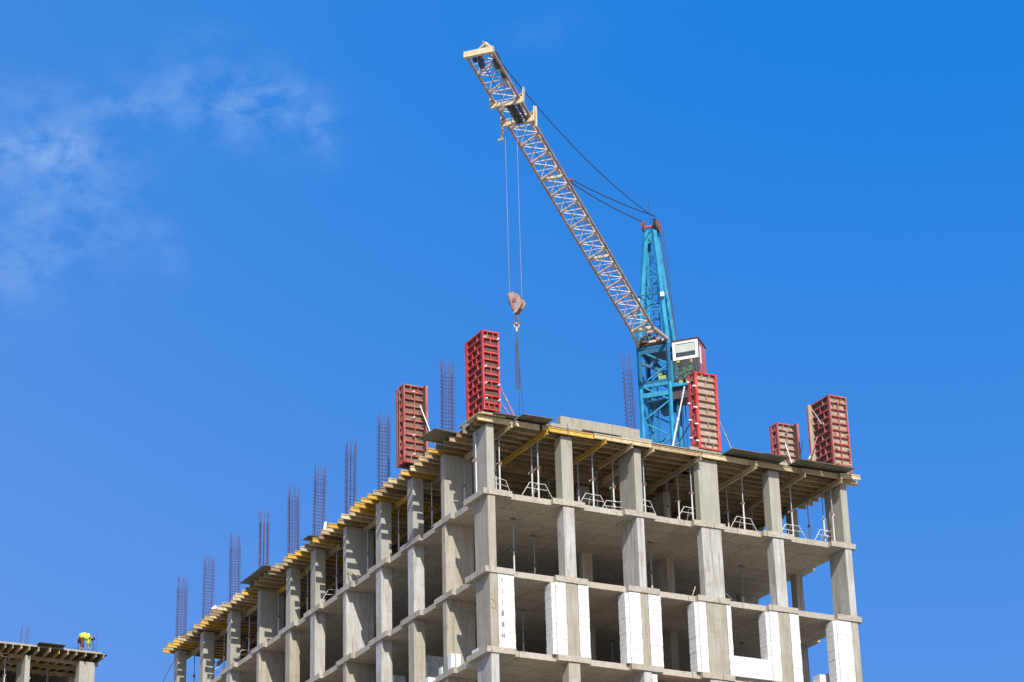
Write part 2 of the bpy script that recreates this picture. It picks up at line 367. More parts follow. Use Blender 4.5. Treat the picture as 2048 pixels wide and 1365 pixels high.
for lab, a, b, jamb in PIERS:
    mb = MB(); courses(mb, a, b, .0, .3, ZC + .004, ZC + 2.776)
    o = mb.build('block_pier', M['block'], bld, label='white block pier ' + lab)
    mj = MB().box(a + .012, .012, ZC + .002, b - .012, .288, ZC + 2.778)
    if jamb:
        m2 = MB(); courses(m2, a - .17, a - .018, .03, .52, ZC + .004, ZC + 2.72); m2.build('block_jamb', M['block'], o)
        mj.box(a - .158, .042, ZC + .002, a - .03, .508, ZC + 2.715).box(a - .03, .05, ZC + .004, a + .01, .28, ZC + 2.74)
    mj.build('mortar', M['mortar'], o)
mb = MB(); courses(mb, 10.315, 12.03, .02, .3, ZC + .004, ZC + .80)
o = mb.build('block_parapet', M['block'], bld, label='low white block sill wall between fourth and fifth columns')
MB().box(10.33, .032, ZC + .003, 12.0, .288, ZC + .795).build('mortar', M['mortar'], o)
# a few piers and brick partition on the storey below
mb = MB()
for i in range(14): courses(mb, 6.95, 9.0, .9, 1.02, Z0 - 9 + i * .19, Z0 - 9 + (i + 1) * .19 - .01, .19)
mb.build('brick_partition', M['brick'], bld, label='orange brick partition under the slab between third and fourth columns')
mb = MB(); courses(mb, 6.68, 6.9, .02, .3, Z0 - 8.99, Z0 - 6.3); mb.build('block_pier', M['block'], bld)
mb = MB(); courses(mb, 10.15, 12.3, .22, .5, Z0 - 8.99, Z0 - 6.7); mb.build('block_pier', M['block'], bld)
# marks on the column and the first pier
def text(body, size, loc, mat, parent, sx=1.0):
    cu = bpy.data.curves.new('t', 'FONT'); cu.body = body; cu.size = size; cu.extrude = .002; cu.offset = .012 if size < .3 else 0; cu.align_x = 'CENTER'
    to = bpy.data.objects.new('t', cu); COL.objects.link(to); dg = bpy.context.evaluated_depsgraph_get(); dg.update()
    me = bpy.data.meshes.new_from_object(to.evaluated_get(dg)); bpy.data.objects.remove(to)
    me.materials.clear(); me.materials.append(mat)
    o = bpy.data.objects.new('marking', me); COL.objects.link(o); o.location = loc; o.rotation_euler = (math.pi / 2, 0, 0); o.scale = (sx, 1, 1); o.parent = parent
    return o
MB().path([(.03, -.004, ZC + 1.76), (.13, -.004, ZC + 1.74), (.215, -.004, ZC + 1.66), (.225, -.004, ZC + 1.50), (.21, -.004, ZC + 1.43), (.10, -.004, ZC + 1.44), (.04, -.004, ZC + 1.47)], .010, 5).build('marking', M['redmark'], bld)
pier0 = [o for o in bld.children if o.get('label') == 'white block pier right of the corner column'][0]
for i, ch in enumerate('1II88H'):
    text(ch, .23, (.50, -.014, ZC + 2.45 - i * .415), M['redmark'] if i == 0 else M['greymark'], pier0, .95 if i > 2 else .6)

# ------------------------------------------------------------------ timber beams
def hbeam(axis, length):
    m_ = MB()
    if axis == 'x':
        m_.box(0, -.04, 0, length, .04, .04).box(0, -.04, .16, length, .04, .2).box(0.004, -.015, .041, length - .004, .015, .159)
    else:
        m_.box(-.04, 0, 0, .04, length, .04).box(-.04, 0, .16, .04, length, .2).box(-.015, 0.004, .041, .015, length - .004, .159)
    return m_
_bm = {}
def beam(axis, length, kind, loc, label, group, rz=0.0):
    key = (axis, round(length, 1), kind)
    if key not in _bm: _bm[key] = hbeam(axis, round(length, 1)).mesh('timber_beam', M[kind])
    o = bpy.data.objects.new('timber_beam', _bm[key]); COL.objects.link(o); o.location = loc; o.rotation_euler = (0, 0, rz)
    return tag(o, label, 'timber beam', group)
ZJ = Z0 + 2.58; ZP = Z0 + 2.378
NAME = {'timber': 'weathered', 'timber_pale': 'pale', 'timber_yellow': 'yellow', 'timber_dark': 'brown', 'timber_under': 'grey'}
LC = [(0, 1.12)] + [(c[2], c[3]) for c in LEFT]
v = .34; i = 0; cnt = {}
while v < 33.2:
    kind = random.choices(['timber_yellow', 'timber', 'timber_pale', 'timber_dark'], [.40, .28, .22, .10])[0]
    if v < 3: kind = random.choice(['timber', 'timber_under', 'timber_dark'])
    tip = -random.uniform(.38, .66)
    if v < 3.2: tip = -random.uniform(.22, .40)
    if 19.6 < v < 22.6: kind = 'timber'; tip = -.5
    k = max(j for j in range(len(LC)) if v >= LC[j][0] - .3)
    cnt[k] = cnt.get(k, 0) + 1
    beam('x', (4.9 if v > 8.3 else 2.5) + random.choice((0, .4, -.3)), kind, (tip, v, ZJ), f'{NAME[kind]} beam end jutting left, {ORD[cnt[k]]} past the {ORD[k+1]} column from the corner', 'deck beams jutting out along the left facade', random.uniform(-.006, .006))
    if v < 8.3:
        i += 1
        for nm, u0, ln in (('middle', 1.5 + random.uniform(-.2, .3), 8.3), ('right hand', 9.3 + random.uniform(-.2, .4), 7.4)):
            kd = random.choice(['timber_under', 'timber_under', 'timber', 'timber_dark', 'timber_under'])
            ln2 = ln if nm == 'middle' else WU + random.uniform(.05, .35) - u0
            beam('x', ln2, kd, (u0, v + .1, ZJ), f'{NAME[kd]} joist under the deck, {ORD[min(i,20)]} back from the front edge, {nm} length', 'deck joists parallel to the front facade')
    v += random.choice((.40, .46, .5, .5, .56, .62))
# front edge beams, end to end
for a, b_, kd, lab in ((-.42, 2.2, 'timber_pale', 'pale edge beam over the corner column and first bay'), (2.3, 4.55, 'timber_yellow', 'bright yellow edge beam over the second column'),
                       (4.5, 7.0, 'timber_pale', 'pale edge beam left of and over the third column'), (7.05, 9.35, 'timber', 'weathered edge beam between third and fourth columns'),
                       (9.3, 11.5, 'timber_pale', 'pale edge beam over the fourth column'), (11.45, 14.0, 'timber', 'weathered edge beam over the fifth column'),
                       (13.9, 16.3, 'timber', 'weathered edge beam ending past the last front column')):
    off = -.135 if lab[0] in 'py' or 'between' in lab else -.15
    if 'ending' in lab or 'left of' in lab: off -= .085
    beam('x', b_ - a, kd, (a, off, ZJ), lab, 'edge beams along the front of the deck')
# short trimmings at the right hand corner
for kk, (u, vv, zz) in enumerate(((15.68, -.32, ZJ + .02), (15.78, .02, ZJ - .1))):
    beam('x', .9, 'timber_pale', (u, vv, zz), ('short pale beam offcut at the right end of the deck edge', 'lower short pale beam at the right deck corner')[kk], 'edge beams along the front of the deck', -.12)
# primary beams, running back
PRIM = [(.85, -.45), (2.4, -.35), (4.9, -.4), (6.05, -.4), (7.0, -.4), (9.15, -.35), (11.65, -.4), (13.95, -.4), (15.68, -.42)]
pk = ['timber_pale', 'timber_yellow', 'timber_yellow', 'timber', 'timber_pale', 'timber', 'timber_pale', 'timber', 'timber']
for n_, ((u, v0), kd) in enumerate(zip(PRIM, pk)):
    if n_ == 3: beam('y', 2.6, kd, (u, v0, ZP), 'weathered carrying beam whose end juts out left of the third front column', 'carrying beams under the deck'); continue
    beam('y', 3.9, kd, (u, v0, ZP), f'{NAME[kd]} carrying beam jutting from the front, {ORD[n_+1]} from the corner', 'carrying beams under the deck')
    beam('y', 3.9, 'timber_under', (u + .1, v0 + 3.6, ZP), f'grey carrying beam lapped behind the {ORD[n_+1]} one from the corner', 'carrying beams under the deck')
for kk in range(1, 9):
    vv = 3.95 + (kk - 1) * 3.7
    kd = 'timber_yellow' if kk in (2, 5) else 'timber'
    if kk > 1: beam('y', 3.9, kd, (.72 + .09 * (kk % 2), vv - .1, ZP), f'{NAME[kd]} carrying beam behind the left facade, {ORD[kk]} span back from the corner', 'carrying beams under the deck')
    if kk > 1: beam('y', 3.9, 'timber_dark', (2.5 + .1 * (kk % 2), vv, ZP), f'brown carrying beam well behind the left facade, {ORD[kk]} span back from the corner', 'carrying beams under the deck')

# ------------------------------------------------------------------ steel props and tripods
def make_prop(h, name='shoring_prop'):
    t_ = thing(name, 'x', 'steel prop', group='steel props holding up the deck')
    MB().box(-.07, -.07, 0, .07, .07, .008).build('base_plate', M['steel_white'], t_)
    MB().tube((0, 0, .008), (0, 0, h * .55), .032, 10).build('outer_tube', M['steel_white'], t_)
    MB().tube((0, 0, h * .55), (0, 0, h - .012), .025, 10).build('inner_tube', M['galv'], t_)
    MB().box(-.08, -.06, h - .012, .08, .06, h - .003).box(-.075, -.05, h - .05, -.06, .05, h - .012).box(.06, -.05, h - .05, .075, .05, h - .012).build('fork_head', M['galv'], t_)
    c_ = MB().tube((0, 0, h * .55 - .05), (0, 0, h * .55 + .06), .048, 10).build('collar', M['rust'], t_)
    MB().path([(-.05, 0, h * .55), (-.11, .02, h * .55 - .01), (-.14, .02, h * .55 - .08)], .008, 5).path([(.03, 0, h * .55 + .09), (.09, 0, h * .55 + .05), (.06, 0, h * .55 - .06)], .007, 5).build('handle', M['galv'], c_)
    return t_
prop0 = make_prop(2.376); first = [True]
def place(u, v, label):
    if first[0]: prop0.location = (u, v, Z0); prop0['label'] = label; first[0] = False; return prop0
    return dup(prop0, (u, v, Z0), random.uniform(-.6, .6), label)
for u, v, lab in ((.85, .62, 'first steel prop right of the corner column'), (2.40, .95, 'left one of two steel props mid first bay, inside a tripod'), (2.42, .50, 'right one of two steel props mid first bay'),
                  (1.2, 1.6, 'darker prop behind the first bay, nearest the corner column'), (4.9, 1.84, 'prop just right of the second front column'), (4.92, .75, 'tall pale prop mid second bay over a tripod'),
                  (6.05, 1.15, 'prop just left of the third front column'), (6.1, 2.5, 'dim prop behind the second bay'), (7.0, .44, 'prop just right of the third front column'),
                  (9.15, 2.24, 'left prop of three in the third bay'), (9.15, 1.45, 'middle prop of three in the third bay'), (9.17, .50, 'right prop of three, by the fourth front column'),
                  (11.65, 1.81, 'left prop in the fourth bay'), (11.67, .72, 'pale prop mid fourth bay over a tripod'), (13.95, .72, 'tall prop in the last bay over a tripod'),
                  (15.66, 2.02, 'dark prop against the sky in the last bay'), (15.68, 1.02, 'prop left of the last front column, against its side'), (15.70, .42, 'rightmost prop, just left of the last front column'),
                  (4.9, 4.2, 'dim prop deep behind the second bay'), (7.1, 3.1, 'dim prop deep in the third bay'), (11.7, 3.9, 'dim prop deep in the fourth bay'), (2.45, 3.6, 'dim prop deep in the first bay'), (14.0, 3.6, 'dim prop deep in the last bay'),
                  (-.11, .66, 'prop standing against the left face of the corner column')):
    place(u, v, lab)
for k_, v in enumerate((3.35, 6.2, 9.25, 12.25, 15.4, 18.5, 21.75, 25.2, 28.3, 29.6, 32.2)):
    place(.76, v, f'prop behind the left facade, {ORD[k_+1]} back from the corner')
# lone props left standing in the finished storeys below
pb = make_prop(2.775); pb.location = (2.12, 2.04, Z0 - 3); pb['label'] = 'lone prop left in the first bay below the shuttered storey, the pale one'; pb['group'] = 'lone props left in the finished storeys'
pb.children[2].data.materials.clear(); pb.children[2].data.materials.append(M['steel_blue_dark'])
for u, v, kk, lab in ((3.78, 3.48, 1, 'dark prop with a plate head, second of the first bay'), (8.34, 2.41, 1, 'lone prop in the third bay right of the third column'), (13.23, 3.49, 1, 'lone dark prop in the fourth bay two storeys above the sill wall'),
                      (3.28, 3.64, 2, 'lone prop behind the first block-framed opening'), (8.47, 5.88, 2, 'short looking far prop behind the second block-framed opening'), (13.47, 4.16, 2, 'lone dark prop behind the opening with the sill wall'), (1.5, 5.6, 1, 'dim prop between the second and third left columns')):
    dup(pb, (u, v, Z0 - 3 * kk), .4, lab)
def make_tripod():
    t_ = thing('prop_tripod', 'x', 'tripod', group='folding tripods around the props')
    for a in (math.radians(4), math.radians(176), math.radians(80)):
        c, s = math.cos(a), math.sin(a)
        P = lambda r, z, o=0: (r * c - o * s, r * s + o * c, z)
        m_ = MB().path([P(.76, .012), P(.33, .72), P(.04, .70)], .014, 7)
        m_.path([P(.45, .50), P(.04, .48)], .012, 7)
        m_.build('leg', M['steel_white'], t_)
    MB().tube((0, 0, .45), (0, 0, .51), .045, 8).tube((0, 0, .67), (0, 0, .73), .045, 8).build('clamp', M['steel_white'], t_)
    return t_
tp = make_tripod(); tp.location = (2.40, .52, Z0); tp['label'] = 'pale tripod around the props in the first bay'
for u, v, rz, lab in ((4.92, .75, .05, 'tripod at the prop in the middle of the second bay'), (6.05, 1.1, -.1, 'tripod by the third front column, beside another'), (.85, .62, .3, 'tripod half hidden right of the corner column'),
                      (7.0, .5, .2, 'tripod half hidden right of the third front column'), (9.17, .55, 0, 'tripod half hidden left of the fourth front column'), (11.67, .72, .04, 'tripod in the middle of the fourth bay'),
                      (13.95, .72, 0, 'tripod at the left of the last bay'), (15.60, .75, .1, 'tripod left of the last front column, against the sky'), (4.95, 1.95, .5, 'tripod standing further back in the second bay')):
    dup(tp, (u, v, Z0), rz, lab)
for k_, v in enumerate((15.4, 25.2, 28.3)): dup(tp, (.76, v, Z0), 1.3, f'tripod behind the left facade at the {("sixth","ninth","tenth")[k_]} column from the corner')

# ------------------------------------------------------------------ loose plywood sheets poking over the edge
def sheet(u0, v0, u1, v1, z, tiltx, lab, mat='ply', rz=0.0):
    m_ = MB().box(-(u1 - u0) / 2, -(v1 - v0) / 2, 0, (u1 - u0) / 2, (v1 - v0) / 2, .021)
    o = m_.build('plywood_sheet', M[mat]); o.location = ((u0 + u1) / 2, (v0 + v1) / 2, z); o.rotation_euler = (tiltx, 0, rz)
    return tag(o, lab, 'plywood sheet', 'plywood sheets poking over the deck edge')
sheet(.12, -.50, 1.12, .5, Z0 + 2.832, 0, 'short plywood sheet by the foot of the corner column formwork', rz=0)
sheet(1.22, -.72, 2.5, .6, Z0 + 2.862, .0, 'dark plywood sheet overhanging the middle of the first bay', rz=-.02)
sheet(10.35, -.78, 11.75, .55, Z0 + 2.88, 0, 'grey plywood sheet overhanging right of the bright red formwork', rz=.0)
sheet(11.78, -.80, 13.0, .5, Z0 + 2.905, 0, 'darker plywood sheet overhanging above the fifth front column', rz=.03)
sheet(13.42, -.86, 14.75, .45, Z0 + 2.88, 0, 'plywood sheet overhanging the left of the last bay')
sheet(14.78, -.82, 16.1, .5, Z0 + 2.90, 0, 'plywood sheet overhanging at the foot of the rightmost formwork')
sheet(15.8, -.34, 16.55, .3, Z0 + 2.815, 0, 'small pale board end at the right deck corner', 'timber_pale', -.1)
sheet(-1.2, 2.05, .5, 3.35, Z0 + 2.88, 0, 'large dark plywood sheet jutting left beside the corner bay', rz=.1)
sheet(-.85, 19.6, .3, 22.4, Z0 + 2.84, 0, 'dark plywood sheet jutting left over the eighth column from the corner')
sheet(-.62, 15.2, .3, 15.9, Z0 + 2.86, 0, 'small dark plywood sheet jutting left over the sixth column from the corner', rz=.05)
sheet(-.45, -.30, .7, .9, Z0 + 2.81, 0, 'worn corner board under the foot of the corner column formwork', 'timber_pale')
o = MB().box(0, 0, 0, .16, .16, .42).build('timber_offcut', M['timber_yellow'], None, .01); o.location = (11.62, .7, Z0 + 3.0); tag(o, 'yellow timber offcut standing on the deck near the overhanging sheets', 'timber offcut')

# ------------------------------------------------------------------ starter bar cages
def cage(u, v, wx, wy, n, h, tie, lab, lean=(0, 0), r=.0115, step=.14, z=Z0 + 3.0, diag=False):
    t_ = thing('rebar_cage', lab, 'rebar cage', (u, v, z), 0, 'starter bar cages standing on the deck')
    rnd = random.Random(int(u * 100 + v * 37)); per = []
    for i in range(n):
        a = i / n * 4; s, f = int(a), a - int(a)
        x, y = [(-1 + 2 * f, -1), (1, -1 + 2 * f), (1 - 2 * f, 1), (-1, 1 - 2 * f)][s]
        per.append((x * wx / 2, y * wy / 2))
    m_ = MB()
    for (x, y) in per:
        hh = h + rnd.uniform(-.22, .06); jx, jy = rnd.uniform(-.05, .05), rnd.uniform(-.05, .05)
        m_.path([(x, y, 0), (x + lean[0] * tie / h, y + lean[1] * tie / h, tie), (x + jx + lean[0], y + jy + lean[1], hh)], r, 5)
    m_.build('vertical_bars', M['rebar'], t_)
    m_ = MB(); k = int(tie / step)
    for i in range(k + 1):
        zz = .05 + i * step + rnd.uniform(-.02, .02); lx, ly = lean[0] * zz / h, lean[1] * zz / h; e = .016
        c = [(-wx / 2 - e, -wy / 2 - e), (wx / 2 + e, -wy / 2 - e), (wx / 2 + e, wy / 2 + e), (-wx / 2 - e, wy / 2 + e)]
        dz_ = [rnd.uniform(-.015, .015) for _ in c]
        for j in range(4):
            a, b_ = c[j], c[(j + 1) % 4]
            m_.tube((a[0] + lx, a[1] + ly, zz + dz_[j]), (b_[0] + lx, b_[1] + ly, zz + dz_[(j + 1) % 4]), .007, 4)
        if diag: m_.tube((c[0][0] + lx, c[0][1] + ly, zz), (c[1][0] + lx, c[1][1] + ly, zz + step * .7), .006, 4)
    m_.build('ties', M['rebar'], t_)
    return t_
for n_, u, v, h_, tie in ((11, .22, 32.7, 3.35, 2.75), (10, .25, 29.27, 3.4, 2.75), (9, .24, 25.78, 3.4, 2.7), (8, .22, 22.25, 3.35, 2.75), (7, .24, 18.87, 3.45, 2.8), (6, .24, 16.15, 3.42, 2.85), (5, .26, 12.87, 3.5, 2.9), (4, .25, 9.56, 3.5, 2.9), (2, .24, 3.7, 3.55, 2.95)):
    cage(u, v, .40, .40 if n_ not in (5, 8) else .26, 10, h_, tie, f'upright rebar cage above the {ORD[n_]} left column from the corner', (random.uniform(-.04, .06), random.uniform(-.05, .05)), step=.12 if n_ % 2 else .15)
cage(6.53, .42, .30, .30, 6, 3.25, 2.45, 'leaning rebar cage standing on the low upstand near the crane', (-.10, -.04), z=Z0 + 3.38, diag=True, step=.17)
cage(12.6, .6, .5, .3, 6, .55, .1, 'short rebar stubs on the deck behind the overhanging sheets')
o = MB().obox((0, 0, .25), (.05, 0, 0), (0, .05, 0), (.03, 0, .22)).build('plastic_bag', M['white']); o.location = (.42, 15.9, Z0 + 3.35); tag(o, 'white plastic bag caught in the rebar cage over the sixth left column', 'plastic bag')
o = MB().obox((0, 0, .12), (.12, .05, .1), (0, .03, 0), (-.03, 0, .06)).build('cloth_rag', M['white']); o.location = (-.25, 27.1, Z0 + 3.0); tag(o, 'white rag on the deck edge between the ninth and tenth left columns', 'rag')
def wire(pts, r, mat, name, lab, cat):
    return tag(MB().path(pts, r, 5).build(name, M[mat]), lab, cat)
wire([(-.15, 30.2, Z0 + 3.02), (-.62, 30.3, Z0 + 2.7), (-1.2, 28.9, Z0 + 1.4), (-2.6, 26.8, Z0 - .4), (-5.2, 21.8, Z0 - 4.6), (-14, 6, Z0 - 18), (-24, -14, .02)], .016, 'rope', 'guy_rope', 'dark rope slanting down to the left from the far end of the deck', 'rope')
wire([(3.3, -.28, Z0 + 2.98), (3.38, -.2, Z0 + 2.7), (3.36, -.24, Z0 + 2.5), (3.5, -.22, Z0 + 2.3)], .008, 'rebar', 'tie_wire', 'bent tie wire hanging over the yellow edge beam', 'wire')

# ------------------------------------------------------------------ red column formworks
def panel(w, h, rail, rib, ply, parent, origin, ang, style=0, flip=False, low=0):
    """Framed panel, local x along width, outward = -y, built then turned by ang about z and moved."""
    R_ = Matrix.Rotation(ang, 4, 'Z'); T_ = Matrix.Translation(origin)
    D = .10; rw = .055 if style != 1 or w < .8 else .11
    def fin(mb, name, mat, par):
        mb.v = [tuple(T_ @ R_ @ Vector(p)) for p in mb.v]; return mb.build(name, M[mat], par)
    m_ = MB()
    m_.box(0, -D, 0, rw, 0, h).box(w - rw, -D, 0, w, 0, h).box(rw, -D, 0, w - rw, -.002, .05).box(rw, -D, h - .05, w - rw, -.002, h)
    fr = fin(m_, 'panel_frame', rail, parent)
    m_ = MB(); n = int(round(h / .29)); dz_ = h / n
    for i in range(1, n): m_.box(rw, -D + .012, i * dz_ - .026, w - rw, -.012, i * dz_ + .026)
    for i in range(n):
        z0_, z1_ = i * dz_ + .028, (i + 1) * dz_ - .028
        if style == 0: xs = [(.34, .7), (.5,), (.66,), (.34, .6)][i % 4] if w > .9 else ([(.5,), ()][i % 2])
        elif style == 1: xs = (.33, .66) if i in (0, n - 1) else [(), (.5,)][i % 2]
        else: xs = (.33, .66) if i in (0, n - 1) else (.5,)
        for x in xs: m_.box(w * x - .014, -D + .018, max(z0_, .051), w * x + .014, -.013, min(z1_, h - .051))
    fin(m_, 'ribs', rib, fr)
    fin(MB().box(.004, .001, .004, w - .004, .019, h - .004), 'plywood_face', ply, fr)
    return fr
def form(name_lab, u0, u1, v0, v1, z0, h, rail, rib, plyf, plys, styles, clamps=(), ext=(0, 0, 0, 0), gclamp='white'):
    """ext: extra width of front, right, back, left panels past the box corner (pinwheel)."""
    t_ = thing('column_formwork', name_lab, 'column formwork', ((u0 + u1) / 2, (v0 + v1) / 2, z0), 0, 'red steel column formworks on the deck')
    hx, hy = (u1 - u0) / 2, (v1 - v0) / 2
    panel(2 * hx + ext[0], h, rail, rib, plyf, t_, (-hx, -hy + .1, 0), 0, styles[0])
    panel(2 * hy - .2 + ext[1], h, rail, rib, plys, t_, (hx - .1, -hy + .12 - ext[1], 0), math.pi / 2, styles[1])
    panel(2 * hx + ext[2], h, rail, rib, plyf, t_, (hx, hy - .1, 0), math.pi, styles[0])
    panel(2 * hy - .2 + ext[3], h, rail, rib, plys, t_, (-hx + .1, hy - .12 + ext[3], 0), -math.pi / 2, styles[1])
    for (fx, fz, side) in clamps:
        x, y = (-hx + fx * 2 * hx, -hy - .02) if side == 'f' else (-hx - .02, -hy + fx * 2 * hy)
        a = Vector((0, -.05, 0)) if side == 'f' else Vector((-.05, 0, 0))
        MB().tube(Vector((x, y, fz)) + a, Vector((x, y, fz)) - a * 1.2, .036, 10).tube(Vector((x, y, fz)) + a * 2.0, Vector((x, y, fz)) + a, .022, 8).build('clamp', M[gclamp], t_)
    return t_
def brace(t_, p, q, mat, r=.028):
    l = t_.location; p = Vector(p) - l; q = Vector(q) - l; mid = p.lerp(q, .55)
    b_ = MB().tube(p, mid, r * .8, 8).tube(mid, q, r, 8).box(q.x - .09, q.y - .07, q.z - .01, q.x + .09, q.y + .07, q.z + .012).build('brace', M[mat], t_)
    MB().tube(mid - (q - p).normalized() * .07, mid + (q - p).normalized() * .07, r * 1.7, 8).build('turnbuckle', M['galv'], b_)
D3 = Z0 + 3.0
t1 = form('bright red box formwork on the corner column with clamps in pairs', -.10, .60, -.06, 1.42, D3 + .10, 3.22, 'red', 'red', 'ply_brown', 'ply_brown', (1, 0),
          [(a, z, 'f') for a in (.12, .9) for z in (.42, 1.05, 1.72, 2.92)])
brace(t1, (.62, .4, D3 + 1.75), (1.45, .3, D3 + .02), 'pink'); brace(t1, (.62, .4, D3 + .95), (1.30, .3, D3 + .02), 'pink', .022)
MB().box(-.45, -.0, -.10, .25, 1.2, -.03).build('base_board', M['conc_new'], t1)
t2 = form('faded red formwork on the third left column, beside the jutting sheet', -.42, .56, 6.2, 6.95, D3 + .12, 3.3, 'red_old', 'red_old', 'ply_mid', 'ply_brown', (2, 0),
          [(.42, z, 'f') for z in (.35, 1.15, 1.9, 3.0)], ext=(0, .30, 0, -.15))
brace(t2, (.25, 6.1, D3 + 2.55), (.95, 5.6, D3 + .02), 'galv', .034)
t3 = form('bright red formwork with pale plywood bays in front of the crane cabin', 9.25, 10.28, -.1, .46, D3 - .02, 3.22, 'red', 'red_rib', 'ply_form', 'ply_brown', (1, 0),
          [(.05, z, 's') for z in (.3, 1.0, 1.7, 2.6)] + [(.8, z, 's') for z in (.55, 1.3, 2.0, 2.9)])
brace(t3, (9.0, .3, D3 + 2.65), (8.35, .4, D3 + .02), 'steel_white', .04); brace(t3, (10.33, .3, D3 + 1.9), (11.15, .3, D3 + .02), 'galv', .026)
brace(t3, (9.3, .55, D3 + 1.2), (8.9, 1.6, D3 + .02), 'rope', .03)
t4 = form('scuffed red formwork on the last front column with pale plywood showing', 15.66, 16.52, -.05, 1.35, D3 + .02, 3.28, 'red_old', 'red_old', 'ply_form', 'ply_brown', (2, 0),
          [(a, z, 'f') for a in (.2, .85) for z in (.3, .95, 1.6, 2.95)], ext=(0, 0, .16, .08), gclamp='cream')
brace(t4, (15.55, .8, D3 + 1.75), (14.85, 1.0, D3 + .02), 'pink', .03); brace(t4, (15.3, 1.5, D3 + 1.75), (15.1, 1.9, D3 + .02), 'rope', .028); brace(t4, (15.5, .9, D3 + 2.9), (15.58, .5, D3 + 2.2), 'steel_white', .02)
t5 = form('shorter scuffed red formwork further back, left of the rightmost one', 15.08, 16.0, 2.9, 3.5, D3 + .0, 3.05, 'red_old', 'red_rib', 'ply_form', 'ply_brown', (2, 0),
          [(.45, z, 'f') for z in (.5, 1.5, 2.65)], ext=(0, .34, 0, 0), gclamp='cream')
brace(t5, (15.35, 2.8, D3 + 2.1), (15.45, 2.2, D3 + .02), 'galv', .035)

# ------------------------------------------------------------------ loose white blocks in the storeys
def blk(u, v, z, a, b_, c, lab, grp):
    o = MB().box(0, 0, 0, a, b_, c).build('aerated_block', M['block'], None, .006); o.location = (u, v, z); o.rotation_euler = (0, 0, random.uniform(-.03, .03))
    return tag(o, lab, 'block', grp)
blk(-.01, 3.20, ZC, .18, .28, .60, 'left of two upright white blocks at the foot of the second left wall', 'upright loose white blocks')
blk(.20, 3.19, ZC, .2, .28, .60, 'right of two upright white blocks at the foot of the second left wall', 'upright loose white blocks')
blk(.0, 4.02, ZC, .2, .25, .3, 'single white block just left of the second left wall', 'upright loose white blocks')
blk(.02, 5.2, ZC, .3, .6, .22, 'low white block on the slab edge by the third left column', 'upright loose white blocks')
blk(.0, 1.0, ZC, .2, .5, .22, 'white block lying at the slab edge, nearer the corner column', 'blocks lying along the left slab edge'); blk(.0, 1.55, ZC, .2, .4, .12, 'thin white block at the slab edge, further from the corner column', 'blocks lying along the left slab edge')
for si, (u, v, who) in enumerate(((.85, 6.95, 'second and third'), (.85, 9.95, 'third and fourth'))):
    for c_ in range(6):
        for r_ in range(2):
            top = c_ == 5
            if top and r_ == 1 and si == 1: continue
            w_ = .25
            blk(u + (.52 * r_) - (.12 if top and si == 0 else 0), v + (.02 if c_ % 2 else 0), ZC + .1 + c_ * (w_ + .004), .5, 1.15, w_, f'{("left","right")[r_]} white block, {ORD[c_+1]} course up, stack between {who} left columns', 'white block stacks inside the left bays')
    p_ = MB()
    for q in range(5): p_.box(0, q * .26, .07, 1.05, q * .26 + .1, .095)
    for q in (0, .47, .95): p_.box(q, 0, 0, q + .1, 1.14, .068)
    o = p_.build('timber_pallet', M['timber']); o.location = (u, v, ZC); tag(o, f'timber pallet under the block stack between the {who} left columns', 'pallet')
for q in range(3): blk(14.55 + q * .30, .95, ZC, .285, .5, (.45, .80, .86)[q], ('shortest of three upright blocks left of the last front column', 'middle of three upright blocks left of the last front column', 'tallest of three upright blocks left of the last front column')[q], 'upright blocks in the last bay')
wire([(8.72, .15, ZC + 3.0), (8.85, .12, ZC + 3.36)], .018, 'timber_pale', 'timber_lath', 'thin lath leaning at the slab edge left of the fourth front column', 'lath')
wire([(10.12, -.03, ZC + 3.22), (10.36, -.05, ZC + 2.98)], .012, 'galv', 'steel_rod', 'thin rod leaning at the foot of the fourth front column', 'rod')
wire([(.05, 11.6, Z0 + .02), (.02, 12.62, Z0 + .62), (.4, 12.55, Z0 + .4)], .02, 'timber_dark', 'leaning_batten', 'brown batten leaning against the fifth left column', 'batten')

# ------------------------------------------------------------------ tower crane
def wp(x, y, D):      # world point seen at photo position (x, y) at depth D: used only to fix where the crane stands
    d = FW * FPX + RT * (x - 1024) - UP * (y - 682.5); return CAMP + d * (D / FPX)
MC = wp(1320, 800, 130); MX, MY = MC.x, MC.y
TIP = wp(958, 106, 109.5)
Fd = Vector((TIP.x - MX, TIP.y - MY, 0)).normalized(); Sd = Vector((-Fd.y, Fd.x, 0))
if Sd.dot(RT) < 0: Sd = -Sd
crane = thing('tower_crane', 'turquoise tower crane with long cream lattice jib behind the building', 'tower crane', (MX, MY, 0))
def C(s, f, z): return Sd * s + Fd * f + Vector((0, 0, z))        # crane local: right, forward, up
def zof(y, s=0, f=.8):      # height of a photo row on the mast
    lo, hi = 20, 90
    for _ in range(50):
        mz = (lo + hi) / 2; d = Vector((MX, MY, 0)) + C(s, f, mz) - CAMP
        yy = 682.5 - FPX * d.dot(UP) / d.dot(FW)
        if yy > y: lo = mz
        else: hi = mz
    return lo
ZM = zof(692); hw = .80
